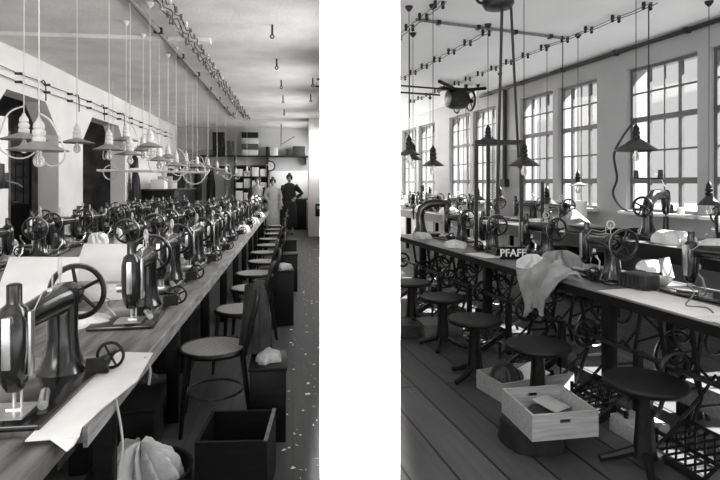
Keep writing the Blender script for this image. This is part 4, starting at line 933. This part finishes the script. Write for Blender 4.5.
# =================================================================== PEOPLE
def person(label, v, u, rz, hgt, dress_m, arms, hem, hair_bun, sleeve_m, apron=None):
    t = thing('person', label, 'person', L(v, u), rz); k = hgt / 1.62
    vs = [(0, 0, .90), (0, 0, 1.08), (0, 0, 1.26), (0, .005, 1.37), (0, -.01, 1.44), (0, -.02, 1.53), (0, -.015, 1.60), (0, -.105, 1.512)]
    es = [(0, 1), (1, 2), (2, 3), (3, 4), (4, 5), (5, 6), (5, 7)]; rs = [.12, .105, .12, .07, .045, .082, .06, .012]
    def add(p, par, r): vs.append(p); rs.append(r); es.append((par, len(vs) - 1)); return len(vs) - 1
    for s in (-1, 1):
        hp = add((s * .09, 0, .84), 0, .085); kn = add((s * .085, -.01, .47), hp, .055); an = add((s * .08, .01, .08), kn, .036); add((s * .085, -.13, .03), an, .03)
        shd = add((s * .155, 0, 1.34), 2, .055)
        el, wr_ = arms[0 if s < 0 else 1]
        e_ = add(el, shd, .042); w_ = add(wr_, e_, .027)
        d = (Vector(wr_) - Vector(el)).normalized(); pal = Vector(wr_) + d * .07; pa = add(tuple(pal), w_, .026)
        side = d.cross(Vector((0, 1, 0))); side = side.normalized() if side.length > .1 else Vector((1, 0, 0))
        for f in range(4):
            b1_ = pal + side * (.022 * (f - 1.5)) + d * .03; a1 = add(tuple(b1_), pa, .010); add(tuple(b1_ + d * (.05 + .01 * (f in (1, 2))) + Vector((0, -.012, 0))), a1, .008)
        th_ = Vector(wr_) + d * .03 - side * .035; t1 = add(tuple(th_), w_, .011); add(tuple(th_ + d * .04 - side * .012), t1, .009)
    me = bpy.data.meshes.new('body'); me.from_pydata(vs, es, []); o = bpy.data.objects.new('body', me); COL.objects.link(o)
    sk = o.modifiers.new('skin', 'SKIN'); o.modifiers.new('sub', 'SUBSURF').levels = 1
    if not me.skin_vertices: 
        bpy.context.view_layer.objects.active = o
    for i, sv in enumerate(me.skin_vertices[0].data): sv.radius = (rs[i], rs[i] * (.8 if i in (0, 1, 2) else 1)); sv.use_root = (i == 0)
    bpy.context.view_layer.update()
    m2 = bpy.data.meshes.new_from_object(o.evaluated_get(bpy.context.evaluated_depsgraph_get())); bpy.data.objects.remove(o)
    for p_ in m2.polygons: p_.use_smooth = True
    m2.materials.clear(); m2.materials.append(MATS['skin'])
    b = bpy.data.objects.new('body', m2); COL.objects.link(b); b.parent = t
    MB().loft([((0, 0, z), (a, 0, 0), (0, c, 0)) for z, a, c in ((hem, .205, .19), (hem + .02, .21, .195), (.7, .195, .175), (.95, .165, .135), (1.06, .15, .12), (1.2, .178, .135), (1.30, .188, .12), (1.37, .14, .09), (1.41, .065, .062))], 26).build('dress', dress_m, t)
    for s in (-1, 1):
        el, wr_ = (Vector(q) for q in arms[0 if s < 0 else 1]); sh_ = Vector((s * .145, 0, 1.335))
        MB().tube([sh_, sh_.lerp(el, .5), el, el.lerp(wr_, .5), el.lerp(wr_, .95)], [.075, .068, .056, .052, .045], 12).build('sleeve', sleeve_m, t)
    if apron: MB().loft([((0, -.035, z), (a, 0, 0), (0, c, 0)) for z, a, c in ((hem + .06, .18, .185), (.7, .17, .17), (.98, .145, .128), (1.2, .13, .128), (1.33, .085, .09))], 20).build('apron', apron, t)
    hr = MB().ball((0, .012, 1.562), (.093, .098, .093), 16, 10)
    hr.v = [(x, max(y, -.055 + max(0, (1.575 - z)) * 1.2), z) for x, y, z in hr.v]
    if hair_bun: hr.ball((0, .05, 1.655), (.05, .05, .035), 10, 6)
    hr.build('hair', 'hair', t)
    for s in (-1, 1): MB().ball((s * .03, -.092, 1.545), .011, 8, 6).build('eye', 'hair', t); MB().ball((s * .083, .0, 1.53), (.012, .02, .028), 8, 6).build('ear', 'skin', t)
    MB().ball((0, -.094, 1.475), (.022, .008, .006), 8, 5).build('mouth', 'leather', t)
    for s in (-1, 1): MB().loft([((s * .085, y, .035), (w_, 0, 0), (0, 0, h_)) for y, w_, h_ in ((.05, .02, .02), (.03, .036, .034), (-.08, .04, .034), (-.16, .03, .024), (-.185, .012, .012))], 12).build('shoe', 'leather', t)
    t.scale = (k, k, k); return t
dn = (((-.23, -.01, 1.08), (-.23, -.09, .88)), ((.23, -.01, 1.08), (.23, -.09, .88)))
person('woman in a grey smock with dark sleeves standing behind the table end', -1.0, 15.5, TL + .15, 1.60, 'cloth_grey', dn, .25, False, 'cloth_dark', 'paper_grey')
person('woman in a long light dress standing in the aisle between two others', -.56, 15.35, TL + .1, 1.56, 'paper_grey', (((-.22, 0, 1.1), (-.13, -.16, 1.0)), ((.23, -.01, 1.08), (.22, -.09, .88))), .22, True, 'paper_grey')
person('woman in a long dark dress with a hand on her hip beside the counter', -.10, 15.4, TL - .1, 1.67, 'cloth_dark', (((-.22, 0, 1.08), (-.2, -.1, .9)), ((.33, .05, 1.12), (.19, -.06, 1.0))), .2, True, 'cloth_dark')

hang('jacket', 'dark jacket hung over the back of the nearest cane chair', 'jacket', TL, -.225, 3.385, .82, .36, .38, 'cloth_dark', 41)

tc0 = None
for v, row, us in ((-1.12, 'middle of the long table', [c[1] + .42 for c in CL[:-1]]), (-1.66, 'arcade edge of the long table', [4.6 + .86 * i for i in range(10)]), (-2.13, 'arcade wall table', [6.95 + .75 * i for i in range(7)])):
    for i, u in enumerate(us):
        if v == -2.13 and (abs(u - 6.3) < .3 or abs(u - 8.6) < .3): u += .35
        lab = 'white thread cone on the %s, %s from near' % (row, ORD[i]); loc = L(v + .02 * math.sin(i * 5), u, .762)
        if tc0 is None:
            tc0 = thing('thread_cone', lab, 'thread cone', loc, 0, 'white thread cones among the machines')
            MB().lathe([(.045, 0), (.055, .02), (.03, .15), (.012, .155)], n=14).build('thread', 'cloth_white', tc0); MB().cyl((0, 0, .15), (0, 0, .2), .008, n=6).build('spindle', 'wood_black', tc0)
        else: dup(tc0, loc, i * .7, lab)
